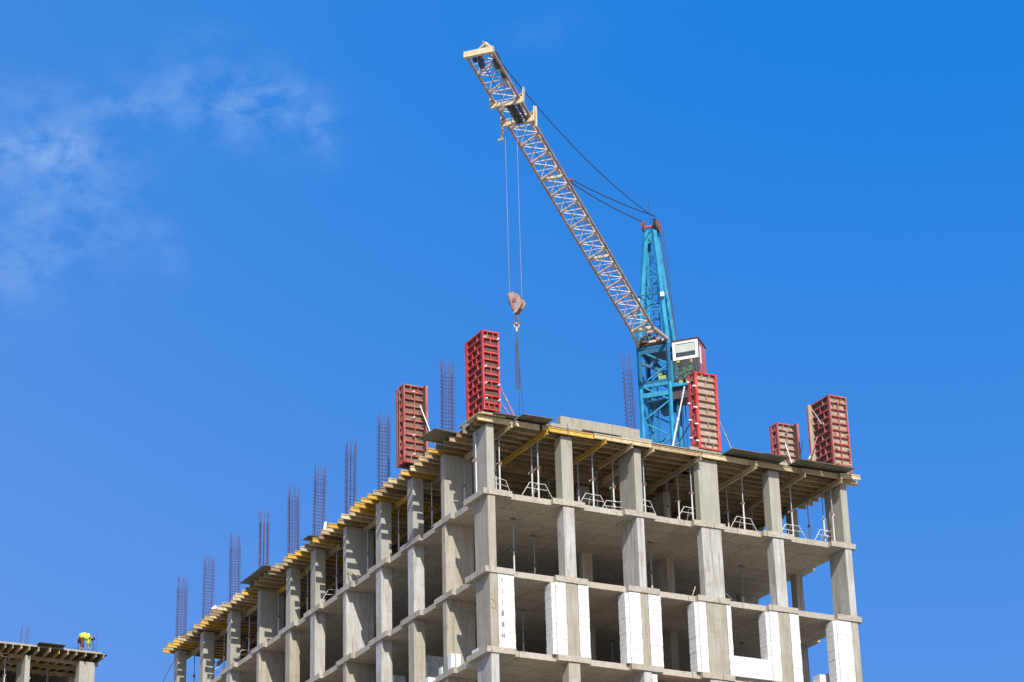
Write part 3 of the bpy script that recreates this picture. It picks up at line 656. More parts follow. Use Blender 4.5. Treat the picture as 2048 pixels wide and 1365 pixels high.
# mast
m_ = MB()
for s in (-1, 1):
    for f in (-1, 1): m_.bar(C(s * hw, f * hw, 0), C(s * hw, f * hw, zof(768)), .17)
mast = m_.build('mast', M['cyan'], crane)
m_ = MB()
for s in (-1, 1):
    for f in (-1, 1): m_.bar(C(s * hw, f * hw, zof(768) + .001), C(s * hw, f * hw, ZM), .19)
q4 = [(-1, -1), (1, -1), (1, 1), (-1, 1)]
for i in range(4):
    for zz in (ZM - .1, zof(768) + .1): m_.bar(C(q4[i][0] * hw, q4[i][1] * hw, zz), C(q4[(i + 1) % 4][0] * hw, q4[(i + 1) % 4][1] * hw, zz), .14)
m_.build('slewing_column', M['blue'], mast)  # top of the mast legs, darker blue standing in for shade
m_ = MB(); step = 2.05; z = ZM - .15; lv = []
while z > .5: lv.append(z); z -= step
for i in range(len(lv) - 1):
    a, b_ = lv[i], lv[i + 1]; mid = (a + b_) / 2
    for (p, q) in (((-1, 1), (1, 1)), ((1, 1), (1, -1)), ((1, -1), (-1, -1)), ((-1, -1), (-1, 1))):
        m_.bar(C(p[0] * hw, p[1] * hw, a), C(q[0] * hw, q[1] * hw, mid), .075); m_.bar(C(q[0] * hw, q[1] * hw, mid), C(p[0] * hw, p[1] * hw, b_), .075)
m_.build('lacing', M['cyan'], mast)
zc1 = zof(768)
m_ = MB()
for zz, hh in ((zc1, .34), (zc1 - .62, .26)):
    for f in (-1, 1): m_.obox(C(0, f * hw, zz), Sd * .72, Fd * .06, Vector((0, 0, hh / 2)))
    for s in (-1, 1): m_.obox(C(s * hw, 0, zz), Sd * .06, Fd * .72, Vector((0, 0, hh / 2)))
m_.build('collar_frame', M['cyan'], mast)
MB().obox(C(0.1, 0, zc1 - .9), Sd * .68, Fd * .7, Vector((0, 0, .03))).obox(C(.35, -.3, zc1 - 1.15), Sd * .35, Fd * .3, Vector((0, 0, .22))).build('work_platform', M['blue'], mast)
MB().obox(C(0, 0, ZM - .25), Sd * .72, Fd * .72, Vector((0, 0, .05))).obox(C(0, 0, ZM - .95), Sd * .1, Fd * .72, Vector((0, 0, .1))).bar(C(-.7, .7, ZM - .9), C(.7, .5, ZM - 1.6), .16).bar(C(-.3, -.5, ZM - 1.5), C(.7, .1, ZM - 1.3), .22).obox(C(0, .82, ZM - .22), Sd * .72, Fd * .03, Vector((0, 0, .2))).build('slew_platform', M['blue'], mast)  # plates coloured darker to stand in for their shade
MB().tube(C(-.1, -.2, ZM - 1.35), C(.6, -.2, ZM - 1.35), .17, 12).obox(C(.42, .72, ZM - 1.95), Sd * .2, Fd * .12, Vector((0, 0, .14))).build('winch_motor', M['green'], mast)
m_ = MB()
for s in (-.52, -.17): m_.bar(C(s, -.2, 0), C(s, -.2, ZM - 2), .05)
z = 1.0
while z < ZM - 2: m_.bar(C(-.52, -.2, z), C(-.17, -.2, z), .03); z += .35
m_.build('ladder', M['cyan'], mast)
m_ = MB()
for k in range(40):
    zz = ZM - 3.5 - k * .8; 
    if zz < 1: break
    m_.ring(C(-.35, .02, zz), (0, 0, 1), .26, .013, 12, 4)
for a in range(5):
    t_a = a * 2 * math.pi / 5; m_.bar(C(-.35 + .26 * math.cos(t_a), .02 + .26 * math.sin(t_a), 2), C(-.35 + .26 * math.cos(t_a), .02 + .26 * math.sin(t_a), ZM - 3.3), .02)
m_.build('ladder_cage', M['cyan'], mast)
MB().box(-1.2, -1.2, 0, 1.2, 1.2, .5).build('base', M['conc'], crane)
# apex (tower peak)
ZA = zof(462, 0, 0); AP = C(-.02, .05, ZA)
m_ = MB()
for s in (-1, 1):
    m_.bar(C(s * hw, hw, ZM), C(s * .22, .22, ZA), .22); m_.bar(C(s * hw, -hw, ZM), C(s * .22, -.12, ZA), .20)
peak = m_.build('tower_peak', M['cyan'], crane)
m_ = MB(); HA = ZA - ZM
def leg(s, f, t): return C(s * (hw + (.22 - hw) * t), (hw + (.22 - hw) * t) if f > 0 else (-hw + (-.12 + hw) * t), ZM + HA * t)
for i, (a, b_) in enumerate(zip((.0, .16, .30, .44, .58, .72, .84), (.16, .30, .44, .58, .72, .84, .95))):
    for f in (1, -1): m_.bar(leg(-1 if i % 2 else 1, f, a), leg(1 if i % 2 else -1, f, b_), .032)
    for s in (1, -1): m_.bar(leg(s, 1 if i % 2 else -1, a), leg(s, -1 if i % 2 else 1, b_), .032)
    if i in (1, 3): 
        for f in (1, -1): m_.bar(leg(-1, f, b_), leg(1, f, b_), .06)
m_.obox(C(0, .2, ZA - .55), Sd * .2, Fd * .03, Vector((0, 0, .3)))
m_.build('lacing', M['cyan'], peak)
m_ = MB()
for s in (-.13, .2): m_.bar(C(s, -.1, ZM + 1), C(s * .8, -.05, ZA - .3), .035)
zz = ZM + 1.1
while zz < ZA - .4: m_.bar(C(-.13, -.1, zz), C(.2, -.1, zz), .022); zz += .38
m_.build('ladder', M['blue'], peak)
# service ring on peak
m_ = MB(); a, b_ = .42, .42
q = [leg(-1, 1, a) + Fd * .25 - Sd * .12, leg(1, 1, a) + Fd * .25 + Sd * .12, leg(1, -1, a), leg(-1, -1, a)]
for i in range(4): m_.bar(q[i], q[(i + 1) % 4], .05)
m_.bar(q[0], q[0] - Vector((0, 0, 1.1)) , .05)
m_.build('guard_frame', M['blue'], peak)
MB().obox(q[0] - Vector((0, 0, .25)), Sd * .07, Fd * .07, Vector((0, 0, .09))).obox(q[1] - Vector((0, 0, .12)), Sd * .1, Fd * .07, Vector((0, 0, .12))).build('floodlight', M['white'], peak)
MB().tube(C(.22, .2, ZA + .14), C(-.22, .2, ZA + .14), .09, 10).build('axle', M['pink'], peak)
def sheave(s, f, z, R, w, par=crane, name='sheave', mat='rust'):
    m_ = MB(); m_.tube(C(s - w / 2, f, z), C(s - w * .25, f, z), R, 18).tube(C(s + w / 2, f, z), C(s + w * .25, f, z), R, 18).tube(C(s - w * .25, f, z), C(s + w * .25, f, z), R * .82, 18).tube(C(s - w * .8, f, z), C(s + w * .8, f, z), R * .25, 10)
    return m_.build(name, M[mat], par)
sheave(-.34, .15, ZA + .20, .36, .11, peak); sheave(.32, .15, ZA + .22, .38, .11, peak, mat='steel_dark'); sheave(.46, .05, ZA + .17, .36, .10, peak)
MB().path([C(.02, 0, ZA + .1), C(-.02, 0, ZA + 1.0), C(-.05, 0, ZA + 1.9)], .016, 5).build('antenna', M['rope'], peak)
# jib
JB = wp(1285, 660, 128.3); JT = TIP
JB = Vector((JB.x - MX, JB.y - MY, JB.z)); JT = Vector((JT.x - MX, JT.y - MY, JT.z))
jd = (JT - JB); JL = jd.length; jd.normalize(); js = Sd; ju = js.cross(jd); 
if ju.z < 0: ju = -ju
jw = .61; jh = .95
def J(s, d, h): return JB + js * s + jd * d + ju * h
m_ = MB()
for s in (-jw, jw): m_.bar(J(s, 0, 0), J(s, JL, 0), .105)
m_.bar(J(0, .8, jh), J(0, JL - .4, jh), .085)
jib = m_.build('jib', M['cream_old'], crane)
m_ = MB(); m2 = MB(); n = 17; pl = JL / n
for i in range(n):
    a, mid, b_ = i * pl, (i + .5) * pl, (i + 1) * pl
    m_.bar(J(-jw, a, 0), J(jw, mid, 0), .10)
    m2.bar(J(jw, mid, 0), J(-jw, b_, 0), .042); m2.bar(J(-jw, a, 0), J(jw, a, 0), .045); m2.bar(J(-jw, mid, 0), J(jw, mid, 0), .03)
    for s in (-1, 1):
        m2.bar(J(s * jw, a if s < 0 else mid, 0), J(0, min(mid if s < 0 else b_, JL - .5), jh), .042); m2.bar(J(0, max(.8, mid if s < 0 else a), jh), J(s * jw, b_ if s < 0 else mid, 0), .042)
m_.build('thick_diagonals', M['dirtywhite'], jib); m2.build('lacing', M['dirtywhite'], jib)
for kk in (5, 10): MB().obox(J(0, kk * pl, -.01), js * jw, jd * .05, ju * .07).build('joint_plate', M['cream'], jib)
# jib tip
m_ = MB().obox(J(0, JL + .02, .0), js * (jw + .1), jd * .07, ju * .16).bar(J(-.1, JL, .1), J(.36, JL + .12, jh * .40), .09).bar(J(jw, JL, .1), J(.36, JL + .12, jh * .40), .1).bar(J(0, JL - .45, jh), J(.36, JL + .12, jh * .40), .08)
m_.build('tip_frame', M['cream'], jib)
def jsheave(s, d, h, R, w, par, name='sheave', mat='steel_dark'):
    return MB().tube(J(s - w / 2, d, h), J(s + w / 2, d, h), R, 16).build(name, M[mat], par)
jsheave(-.1, JL - .55, -.08, .32, .12, jib); jsheave(-.32, JL - .3, 0, .2, .1, jib); jsheave(.48, JL - .95, .18, .42, .12, jib); jsheave(.5, JL - 1.8, .1, .26, .1, jib)
# jib root
m_ = MB().bar(J(-jw, 0, 0), C(-hw, hw + .12, ZM + .02), .13).bar(J(jw, 0, 0), C(hw + .02, hw + .12, ZM + .25), .15).obox(J(0, .05, 0), js * jw, jd * .07, ju * .09).bar(J(-jw, .5, 0), J(0, .8, jh), .07).bar(J(jw, .5, 0), J(0, .8, jh), .07).bar(J(0, .8, jh), C(0, hw, ZM + 1.2), .08)
m_.build('root_frame', M['cream'], jib)
rg = random.Random(12)
m_ = MB().tube(C(-hw, hw + .05, ZM + .08), C(hw, hw + .05, ZM + .08), .09, 12).tube(C(-.62, hw + .1, ZM + .3), C(-.28, hw + .1, ZM + .32), .2, 12)
m3 = MB()
for k in range(16):
    a = C(rg.uniform(-.7, .55), hw + rg.uniform(-.1, .35), ZM + rg.uniform(.12, .85)); b_ = a + Sd * rg.uniform(-.35, .35) + Fd * rg.uniform(-.2, .2) + Vector((0, 0, rg.uniform(-.3, .3)))
    m_.bar(a, b_, rg.uniform(.04, .11))
for k in range(7):
    a = C(rg.uniform(-.65, .5), hw + rg.uniform(.1, .4), ZM + rg.uniform(.1, .75)); m3.obox(a, Sd * rg.uniform(.05, .13), Fd * .06, Vector((0, 0, rg.uniform(.03, .09))))
lg = m_.build('luffing_gear', M['steel_dark'], jib); m3.build('gear_covers', M['cream_old'], lg)
MB().obox(C(.25, hw + .15, ZM + .18), Sd * .4, Fd * .05, Vector((0, 0, .06))).build('step_board', M['timber_pale'], jib)
# bracket for luffing ropes
lo_, hi_ = 0, JL
for _ in range(40):
    md = (lo_ + hi_) / 2; d_ = Vector((MX, MY, 0)) + J(.18, md, jh + .22) - CAMP
    if 682.5 - FPX * d_.dot(UP) / d_.dot(FW) > 361: lo_ = md
    else: hi_ = md
kb = lo_
BR = J(.18, kb, jh + .22)
MB().bar(J(0, kb - .3, jh), BR, .09).bar(J(0, kb + .3, jh), BR, .09).tube(BR - js * .12, BR + js * .12, .10, 12).build('rope_bracket', M['rust'], jib)
# ropes
def sag(p, q, drop, n=14): return [p.lerp(q, i / n) - Vector((0, 0, 4 * drop * (i / n) * (1 - i / n))) for i in range(n + 1)]
TL, TR = C(-.36, .5, ZA + .42), C(.38, .45, ZA + .62)
MB().path(sag(TR, BR + js * .1, .12), .028).build('luffing_rope', M['rope'], crane)
MB().path(sag(TL, BR - js * .1, .14), .028).build('luffing_rope', M['rope'], crane)
MB().path(sag(TR - Sd * .15 + Vector((0, 0, .05)), J(.36, JL + .05, jh * .40), .72, 20), .024).build('tip_rope', M['rope'], crane)
for s, zb in ((.46, ZM - 3), (.62, ZM - 6), (.36, ZM - 1)):
    MB().path([C(s, -.3, ZA + .1), C(s + (hw + .15 - s) * .9, -hw * .95, ZM + .5), C(hw + .12, -hw, zb), C(hw + .1, -hw, 2)], .018, 5).build('back_rope', M['rope'], crane)
MB().path([J(-.12, JL - .6, -.05), J(-.05, 1.0, -.06)], .016).path([J(.22, JL - .8, .1), J(.2, 3.0, .15)], .012).build('trolley_rope', M['rope'], jib)
# trolley under the jib
def dist_on(y):
    lo, hi = 0, JL
    for _ in range(40):
        md = (lo + hi) / 2; d = Vector((MX, MY, 0)) + J(0, md, 0) - CAMP; yy = 682.5 - FPX * d.dot(UP) / d.dot(FW)
        if yy > y: lo = md
        else: hi = md
    return lo
d1, d2 = dist_on(201), dist_on(238)
m_ = MB()
for d in (d1, d2):
    m_.obox(J(0, d, -.20), js * .80, jd * .05, ju * .12)
    for s in (-1, 1):
        m_.obox(J(s * .80, d, .10), js * .025, jd * .10, ju * (.42 if s > 0 else .30))
        m_.poly([J(s * .80, d - .05, -.1), J(s * .35, d - .05, -.1), J(s * .80, d - .05, .34), J(s * .80, d + .05, -.1), J(s * .35, d + .05, -.1), J(s * .80, d + .05, .34)], [(0, 1, 2), (5, 4, 3), (0, 3, 4, 1), (1, 4, 5, 2), (2, 5, 3, 0)])
trolley = m_.build('trolley', M['cream'], crane)
MB().obox(J(.02, (d1 + d2) / 2, -.24), js * .06, jd * (d1 - d2) / 2, ju * .10).obox(J(.24, (d1 + d2) / 2, -.24), js * .05, jd * (d1 - d2) / 2, ju * .10).obox(J(.44, (d1 + d2) / 2, -.2), js * .04, jd * (d1 - d2) / 2, ju * .06).build('side_rails', M['steel_dark'], trolley)
for d in (d2 + .35, d1 - .35): jsheave(.13, d, -.28, .26, .13, trolley)
for s in (-1, 1):
    for d in (d1, d2): jsheave(s * .73, d, .13, .11, .08, trolley, 'wheel', 'rust')
MB().bar(J(-.78, d2, -.2), J(-.80, d2, -.2) - Vector((0, 0, .75)), .09).bar(J(-.80, d2, -.2) - Vector((0, 0, .75)), J(-.98, d2, -.2) - Vector((0, 0, .75)), .09).build('stop_arm', M['cream'], trolley)
MB().bar(J(.84, d2, .5), J(.86, d2 - .1, -.6), .15, .08).build('end_plate', M['cream'], trolley)
# hook block
dm = (d1 + d2) / 2
RP1 = J(-.22, d2 + .55, -.3); RP2 = J(.13, d1 - 1.9, -.3)
HB = wp(1031, 606, (Vector((MX, MY, 0)) + J(.1, dm, 0) - CAMP).dot(FW)); HB = Vector((HB.x - MX, HB.y - MY, HB.z))
lo_, hi_ = -3.0, 3.0
for _ in range(40):
    sm = (lo_ + hi_) / 2; q_ = J(sm, dm, 0); d_ = Vector((MX + q_.x, MY + q_.y, HB.z)) - CAMP
    if 1024 + FPX * d_.dot(RT) / d_.dot(FW) > 1030: hi_ = sm
    else: lo_ = sm
hm = J(sm, dm, 0); HB.x = hm.x; HB.y = hm.y
def hz(y):
    lo, hi = 20, 90
    for _ in range(50):
        md = (lo + hi) / 2; d = Vector((MX + HB.x, MY + HB.y, md)) - CAMP; yy = 682.5 - FPX * d.dot(UP) / d.dot(FW)
        if yy > y: lo = md
        else: hi = md
    return lo
def hxy(x, y, z):     # point at height z on the plane through the hook facing the crane side
    d = FW * FPX + RT * (x - 1024) - UP * (y - 682.5); t = (z - CAMP.z) / d.z; p = CAMP + d * t; return Vector((p.x - MX, p.y - MY, p.z))
zt, zbm = hz(588), hz(628)
HX, HY = HB.x, HB.y
hv = RT.copy(); hv.z = 0; hv.normalize(); hn = Vector((hv.y, -hv.x, 0))     # the block hangs turned like this
if hn.dot(FW) > 0: hn = -hn
hs_ = (hv * .9 + hn * .45).normalized(); hk = Vector((-hs_.y, hs_.x, 0))
cx = Vector((HX, HY, 0))
outl = [(-.34, 1.0), (-.08, 1.06), (.20, .86), (.44, .46), (.10, .0), (-.06, 0)]
Hh = zt - zbm
m_ = MB()
for e in (-.16, .13):
    P = [cx + hs_ * x + hk * e + Vector((0, 0, zbm + y * Hh)) for x, y in outl] + [cx + hs_ * x + hk * (e + .03) + Vector((0, 0, zbm + y * Hh)) for x, y in outl]
    k = len(outl); m_.poly(P, [tuple(range(k)), tuple(range(2 * k - 1, k - 1, -1))] + [(i, (i + 1) % k, (i + 1) % k + k, i + k) for i in range(k)])
hb = m_.build('hook_block', M['cream_old'], crane)
MB().tube(cx - hk * .12 + Vector((0, 0, zbm + .62 * Hh)), cx + hk * .12 + Vector((0, 0, zbm + .62 * Hh)), .30, 16).build('sheave', M['steel_dark'], hb)
MB().tube(cx - hk * .2 + Vector((0, 0, zbm + .62 * Hh)), cx - hk * .12 + Vector((0, 0, zbm + .62 * Hh)), .10, 10).tube(cx - hs_ * .3 - hk * .18 + Vector((0, 0, zbm + Hh)), cx - hs_ * .05 - hk * .18 + Vector((0, 0, zbm + .1)), .05, 6).build('pin', M['rust'], hb)
zh = hz(655)
hp = [cx + Vector((0, 0, zbm + .05)), cx + Vector((0, 0, zbm - .22))]
m_ = MB().tube(hp[0], hp[1], .05, 8)
pts = [cx + hv * (.13 * math.sin(a)) + Vector((0, 0, zbm - .38 + .14 * math.cos(a))) for a in [k * math.pi / 8 for k in range(0, 13)]]
m_.path(pts, .045, 7); m_.build('hook', M['rust'], hb)
base1 = cx + hs_ * -.30 + Vector((0, 0, zbm + .95 * Hh)); base2 = cx + hs_ * .30 + Vector((0, 0, zbm + .75 * Hh))
RP1 = Vector((base1.x, base1.y, J(0, dm, -.3).z)); RP2 = Vector((base2.x, base2.y, J(0, dm, -.3).z))
MB().tube(RP1, base1, .012, 5).build('hoist_rope', M['rope_pale'], crane); MB().tube(RP2, base2, .012, 5).build('hoist_rope', M['rope_pale'], crane)
# sling hanging on the hook
sl_ = thing('chain_sling', 'bundle of dark chain slings hanging from the crane hook', 'sling', (MX + cx.x, MY + cx.y, zbm - .45))
MB().ring((0, 0, -.12), hn, .11, .03).path([(0, 0, -.22), (0, 0, -.42)], .05, 6).build('master_link', M['cream'], sl_)
zs = hz(778) - (zbm - .45); zs2 = 36.2 - (zbm - .45)
m_ = MB()
for a, r_ in ((-.10, .020), (-.04, .020), (.06, .018)): m_.path([(0, 0, -.4), tuple(hv * a * .9 + Vector((0, 0, zs * .5))), tuple(hv * a + Vector((0, 0, zs)))], r_, 6)
m_.build('chain', M['rope'], sl_)
MB().path([(0, 0, -.4), tuple(hv * .03 + Vector((0, 0, zs * .6))), tuple(hv * .02 + Vector((0, 0, zs * 1.15))), tuple(hv * -.05 + Vector((0, 0, zs2)))], .016, 5).path([(0, 0, -.4), tuple(hv * .06 + Vector((0, 0, zs * .6))), tuple(hv * .14 + Vector((0, 0, zs))), tuple(hv * .50 + Vector((0, 0, zs2)))], .016, 5).build('long_leg', M['rope'], sl_)
# cabin
zc0, zct = zof(757, 1.6, .6), zof(686, 1.0, .6)
CS0, CS1, CF0, CF1 = 1.02, 2.42, .62, -.85
def cabbox(mb, s0, s1, f0, f1, z0, z1): return mb.obox(C((s0 + s1) / 2, (f0 + f1) / 2, (z0 + z1) / 2), Sd * abs(s1 - s0) / 2, Fd * abs(f0 - f1) / 2, Vector((0, 0, (z1 - z0) / 2)))
CHt = zct - zc0; zm_ = zc0 + CHt * .50
m_ = MB(); cabbox(m_, CS0, CS1, CF1, CF1 + .05, zc0, zct); cabbox(m_, CS0, CS0 + .05, CF0 - .03, CF1 + .055, zc0, zct); cabbox(m_, CS1 - .05, CS1, CF0 - .03, CF0 - .30, zc0, zct); cabbox(m_, CS1 - .05, CS1, CF0 - .56, CF1 + .055, zc0, zct)
cabbox(m_, CS1 - .05, CS1, CF0 - .30, CF0 - .56, zc0, zc0 + .55 * CHt * .7); cabbox(m_, CS1 - .05, CS1, CF0 - .30, CF0 - .56, zct - .3, zct); cabbox(m_, CS0, CS1, CF0 - .02, CF1, zc0 - .06, zc0 - .002)
cab = m_.build('cabin', M['cab'], crane)
m_ = MB(); cabbox(m_, CS0 - .05, CS1 + .05, CF0 + .08, CF1 - .06, zct + .003, zct + .07); m_.build('roof', M['roof'], cab)
m_ = MB(); fw_ = .15
cabbox(m_, CS0, CS1, CF0 + .03, CF0 - .04, zct - fw_, zct); cabbox(m_, CS0, CS1, CF0 + .03, CF0 - .04, zm_, zm_ + fw_)
cabbox(m_, CS0, CS0 + fw_, CF0 + .028, CF0 - .038, zm_ + fw_, zct - fw_); cabbox(m_, CS1 - fw_, CS1, CF0 + .028, CF0 - .038, zm_ + fw_, zct - fw_)
wf = m_.build('window_frame', M['white'], cab)
m_ = MB(); cabbox(m_, CS0 + fw_, CS1 - fw_, CF0 - .005, CF0 - .012, zm_ + fw_, zct - fw_); m_.build('pane', M['glass'], wf)
m_ = MB(); cabbox(m_, CS0 + fw_ + .02, CS1 - fw_ - .02, CF0 + .004, CF0 + .010, zm_ + fw_ + .28, zct - fw_ - .04); m_.build('blind', M['blind'], cab)
m_ = MB(); cabbox(m_, CS0 + .05, CS1 - .05, CF0 - .01, CF0 - .02, zc0 + .05, zm_ - .01); lw = m_.build('lower_window', M['glass'], cab)
m_ = MB(); cabbox(m_, CS0, CS1, CF0, CF0 - .06, zc0 - .04, zc0 + .05); cabbox(m_, CS0, CS0 + .05, CF0, CF0 - .06, zc0 + .05, zm_ - .002); cabbox(m_, CS1 - .06, CS1 + .012, CF0 + .01, CF0 - .09, zc0 + .05, zct - .002); m_.build('corner_frame', M['steel_dark'], cab)
m_ = MB(); cabbox(m_, CS1 - .03, CS1 + .012, CF0 - .30, CF0 - .56, zc0 + .4 * CHt, zct - .3); m_.build('side_window', M['white'], cab)
m_ = MB(); cabbox(m_, CS0 + .3, CS0 + .7, CF0 - .2, CF0 - .5, zc0 + .05, zc0 + .5); cabbox(m_, CS0 + .3, CS0 + .7, CF0 - .5, CF0 - .6, zc0 + .5, zc0 + 1.1); m_.build('seat', M['steel_dark'], cab)
m_ = MB()
for k in range(9):
    a = rg.uniform(CS0 + .15, CS1 - .3); zz = rg.uniform(zc0 + .08, zc0 + .5); cabbox(m_, a, a + rg.uniform(.05, .2), CF0 - .1, CF0 - rg.uniform(.12, .3), zz, zz + rg.uniform(.05, .3))
m_.build('control_console', M['green'], cab)
m_ = MB(); cabbox(m_, CS0 + .06, CS1 - .1, CF0 - .75, CF0 - .8, zc0, zct - .05); m_.build('back_lining', M['steel_dark'], cab)
m_ = MB(); cabbox(m_, CS0 + .18, CS0 + .36, CF0 + .0, CF0 - .05, zm_ - .13, zm_ - .03); cabbox(m_, CS0 + .95, CS0 + 1.05, CF0 + .0, CF0 - .05, zm_ - .2, zm_ - .03)
m_.build('yellow_sticker', M['timber_yellow'], cab)
m_ = MB(); cabbox(m_, hw, CS1 + .05, CF0 + .1, CF1, zc0 - .42, zc0 - .30); cabbox(m_, hw, CS0 + .2, CF0 - .1, CF0 - .3, zc0 - .3, zc0 + 1.2); m_.build('cabin_bracket', M['cyan'], crane)
m_ = MB(); cabbox(m_, hw + .05, CS0 + .65, .5, -.6, zc0 - 1.05, zc0 - .43); m_.build('machine_box', M['steel_dark'], crane)
for s in (.35, .75): 
    m_ = MB(); cabbox(m_, CS0 + s - .1, CS0 + s + .1, CF0 + .02, CF0 - .15, zc0 - .27, zc0 - .08); m_.build('lamp', M['green'], cab)
# hinterleg ties on mast side
m_ = MB()
for s in (1.05, 1.22): m_.bar(C(s, -.6, 2), C(s, -.6, zc0 - .5), .035)
m_.bar(C(1.0, .2, 2), C(1.0, .2, zc0 - 1.0), .09); m_.build('cable_duct', M['blue'], crane)

# ------------------------------------------------------------------ second building, far left
B2 = thing('far_building', 'second unfinished concrete frame at the far left, only its top storey showing', 'building', (0, 56, 0))
z2 = Z0 + 9.18; sd = z2 - .2
cols2 = [(-.51, -.22, 0, 1.72), (2.67, 3.59, 0, .8), (-3.9, -3.5, 0, 1.2), (-7.4, -6.9, 0, .6), (-10.8, -10.4, 0, 1.2)] + [(3.1, 3.59, v_, v_ + .5) for v_ in (3.4, 6.9, 10.3, 13.8, 17.2)] + [(u_, u_ + .5, v_, v_ + .5) for v_ in (5.0, 10.0, 17.2) for u_ in (-.6, -4.5, -8.5)]
zz = z2 - 3.0
for c in cols2[:2]:
    MB().box(c[0], c[2], zz, c[1], c[3], sd - .43).build('column', M['conc_new'], B2, .012)
for c in cols2:
    m_ = MB()
    for k in range(0 if c not in cols2[:2] else 1, 14):
        a = max(0, z2 - 3 - 3 * k); b_ = a + 2.78 if k else sd - .43
        if b_ - a > .3: m_.box(c[0], c[2], a, c[1], c[3], b_ if k == 0 else z2 - 3 * k - .22)
    m_.build('column', M['conc'], B2)
for k in range(1, 14): MB().box(-12, -.02 + .0, z2 - 3 * k - .22, 3.62, 18, z2 - 3 * k).build('floor_slab', M['conc_slab'], B2)
MB().box(-12.3, -.42, z2 - .235, 4.18, 18.3, z2 - .212).build('deck_plywood', M['ply_deck'], B2)
MB().box(-12, -.2, z2 - .21, 3.9, 18, z2 - .04).build('deck_slab', M['conc_wet'], B2)
random.seed(5)
u = -6.2; k = 0
while u < 4.25:
    k += 1; kd = random.choice(['timber', 'timber_pale', 'timber_yellow', 'timber'])
    beam('y', 4.9, kd, (u, 56 - random.uniform(.4, .62), z2 - .437), f'{NAME[kd]} beam end under the far building deck, {ORD[min(k,20)]} from its left visible edge' if k <= 20 else f'{NAME[kd]} beam end under the far building deck, number {k-20} left of its right corner', 'beam ends under the far building deck'); u += random.uniform(.42, .62)
for kk, v_ in enumerate((56.75, 58.0, 59.4)):
    for ii, (u0, ln) in enumerate(((-6.5, 5.2), (-1.6, 5.6))): beam('x', ln, ('timber_pale', 'timber')[ii], (u0, v_, z2 - .64), f'{("pale","weathered")[ii]} carrying beam of the far building, {ORD[kk+1]} row back, {("left","right")[ii]} length', 'carrying beams of the far building')
for ii, (x_, v_) in enumerate(((-1.45, 56.75), (-.02, 56.78), (1.4, 58.0), (3.9, 58.0), (-3.0, 58.0), (1.9, 59.4))):
    dup(prop0, (x_, v_, z2 - 3.0), .3, ('leftmost prop of the far building', 'prop just right of the narrow column of the far building', 'dim prop mid bay of the far building', 'prop right of the wide column of the far building', 'dim prop at the left picture edge of the far building', 'dim prop left of the wide column of the far building')[ii], (1, 1, 2.358 / 2.376))
sheet(.05, 55.25, 1.6, 56.4, z2 - .02, 0, 'dark plywood sheet poking over the edge of the far building')
m_ = MB()
rnd = random.Random(3)
for k in range(44):
    x_ = -4 + k * .185; m_.tube((x_, -.12, z2 - .04), (x_ + rnd.uniform(-.03, .03), -.12, z2 + rnd.uniform(.03, .14)), .008, 4)
m_.v = [(a, b_, c) for a, b_, c in m_.v]; m_.build('edge_rebar', M['rebar'], B2)
cage(-.42, 56.9, .45, .5, 7, 1.45, .1, 'thin starter bars on the far building left of its overhanging sheet', (.1, 0), z=z2 - .04, r=.012)
cage(2.75, 56.5, .2, .3, 3, 1.15, .1, 'starter bar behind the left side of the bending worker', z=z2 - .04, r=.012)
cage(3.62, 56.4, .16, .3, 3, 1.2, .1, 'two starter bars right of the bending worker', z=z2 - .04, r=.012)

# ------------------------------------------------------------------ worker, bent over
wk = thing('person', 'person in a lime high visibility jacket bending over on the far deck', 'person', (2.93, 55.98, z2 - .04))
def skin(name, verts, edges, mat, par=wk, root=0, sub=1):
    me = bpy.data.meshes.new(name); me.from_pydata([v_[:3] for v_ in verts], edges, []); me.materials.append(M[mat])
    o = bpy.data.objects.new(name, me); COL.objects.link(o); o.parent = par
    o.modifiers.new('skin', 'SKIN'); 
    if not me.skin_vertices:
        bm = bmesh.new(); bm.from_mesh(me); bm.verts.layers.skin.verify(); bm.to_mesh(me); bm.free()
    for i, v_ in enumerate(verts): me.skin_vertices[0].data[i].radius = (v_[3], v_[3]); me.skin_vertices[0].data[i].use_root = (i == root)
    sb = o.modifiers.new('sub', 'SUBSURF'); sb.levels = sub; sb.render_levels = sub
    for p_ in me.polygons: p_.use_smooth = True
    return o
# x = to the right (the head's side), -y = towards the viewer; hips at left, back level, arms reaching down
V = [(-.24, 0, .84, .13), (-.10, 0, .90, .125), (.10, 0, .93, .14), (.26, 0, .90, .12), (.36, 0, .84, .07), (.46, 0, .78, .11), (.50, 0, .69, .09),       # pelvis..neck, head
     (-.26, -.10, .78, .095), (-.17, -.12, .44, .07), (-.26, -.12, .09, .05), (-.13, -.13, .04, .045),
     (-.24, .11, .78, .095), (-.10, .12, .44, .07), (-.18, .12, .09, .05), (-.05, .13, .04, .045),
     (.14, -.18, .84, .06), (.12, -.20, .58, .045), (.16, -.16, .36, .034), (.17, -.15, .28, .03),
     (.26, .17, .86, .06), (.32, .18, .60, .045), (.34, .13, .36, .034), (.35, .12, .28, .03)]
Ed = [(0, 1), (1, 2), (2, 3), (3, 4), (4, 5), (5, 6), (0, 7), (7, 8), (8, 9), (9, 10), (0, 11), (11, 12), (12, 13), (13, 14), (3, 15), (15, 16), (16, 17), (17, 18), (3, 19), (19, 20), (20, 21), (21, 22)]
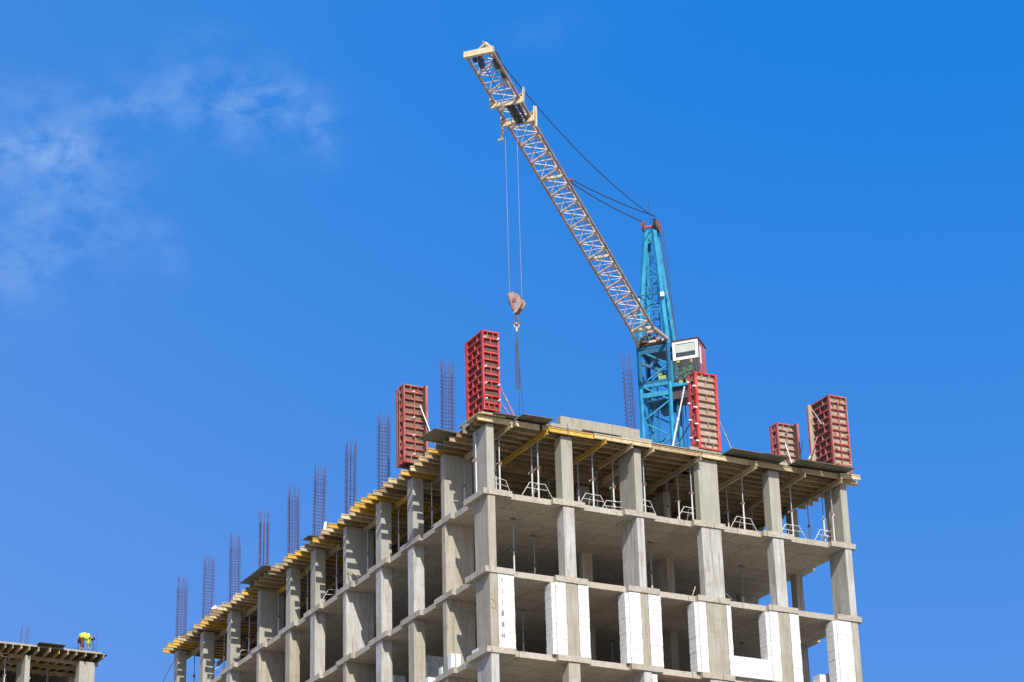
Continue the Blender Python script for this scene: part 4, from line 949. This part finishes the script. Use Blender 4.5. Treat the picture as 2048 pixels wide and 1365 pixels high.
for hnd, (hx_, hy_) in ((18, (.17, -.15)), (22, (.35, .12))):
    for fi, (o_, ln, th) in enumerate(((-.03, .07, .009), (-.012, .08, .009), (.008, .085, .009), (.026, .07, .008))):
        V += [(hx_ + o_, hy_ - .01, .25, .010), (hx_ + o_ * 1.2, hy_ - .02, .25 - ln * .6, th), (hx_ + o_ * 1.2, hy_ - .005, .25 - ln, th * .8)]
        n0 = len(V) - 3; Ed += [(hnd, n0), (n0, n0 + 1), (n0 + 1, n0 + 2)]
    V += [(hx_ - .045, hy_ - .02, .27, .011), (hx_ - .05, hy_ - .035, .225, .009)]; n0 = len(V) - 2; Ed += [(hnd, n0), (n0, n0 + 1)]
skin('body', V, Ed, 'skin')
skin('jacket', [(-.33, 0, .72, .27), (-.12, 0, .88, .27), (.10, 0, .90, .27), (.26, 0, .82, .22), (.14, -.20, .78, .15), (.10, -.24, .54, .14), (.14, -.18, .34, .11), (.28, .17, .80, .14), (.28, .18, .56, .12), (.30, .14, .36, .09)],
     [(0, 1), (1, 2), (2, 3), (3, 4), (4, 5), (5, 6), (3, 7), (7, 8), (8, 9)], 'hivis')
skin('trousers', [(-.27, 0, .70, .17), (-.27, -.10, .62, .13), (-.18, -.12, .46, .095), (-.26, -.12, .14, .075), (-.25, .11, .62, .13), (-.10, .12, .42, .12), (-.18, .12, .14, .10)],
     [(0, 1), (1, 2), (2, 3), (0, 4), (4, 5), (5, 6)], 'maroon')
skin('boots', [(-.26, -.12, .11, .065), (-.25, -.12, .05, .06), (-.11, -.13, .04, .045)], [(0, 1), (1, 2)], 'boots'); skin('boots', [(-.18, .12, .11, .065), (-.17, .12, .05, .06), (-.03, .13, .04, .045)], [(0, 1), (1, 2)], 'boots')
skin('hood', [(.38, 0, .86, .12), (.48, 0, .78, .155), (.50, 0, .70, .13)], [(0, 1), (1, 2)], 'navy')
MB().obox((-.30, -.12, .80), (.05, 0, 0), (0, .06, 0), (0, 0, .09)).build('tool_pouch', M['orange'], wk, .02)
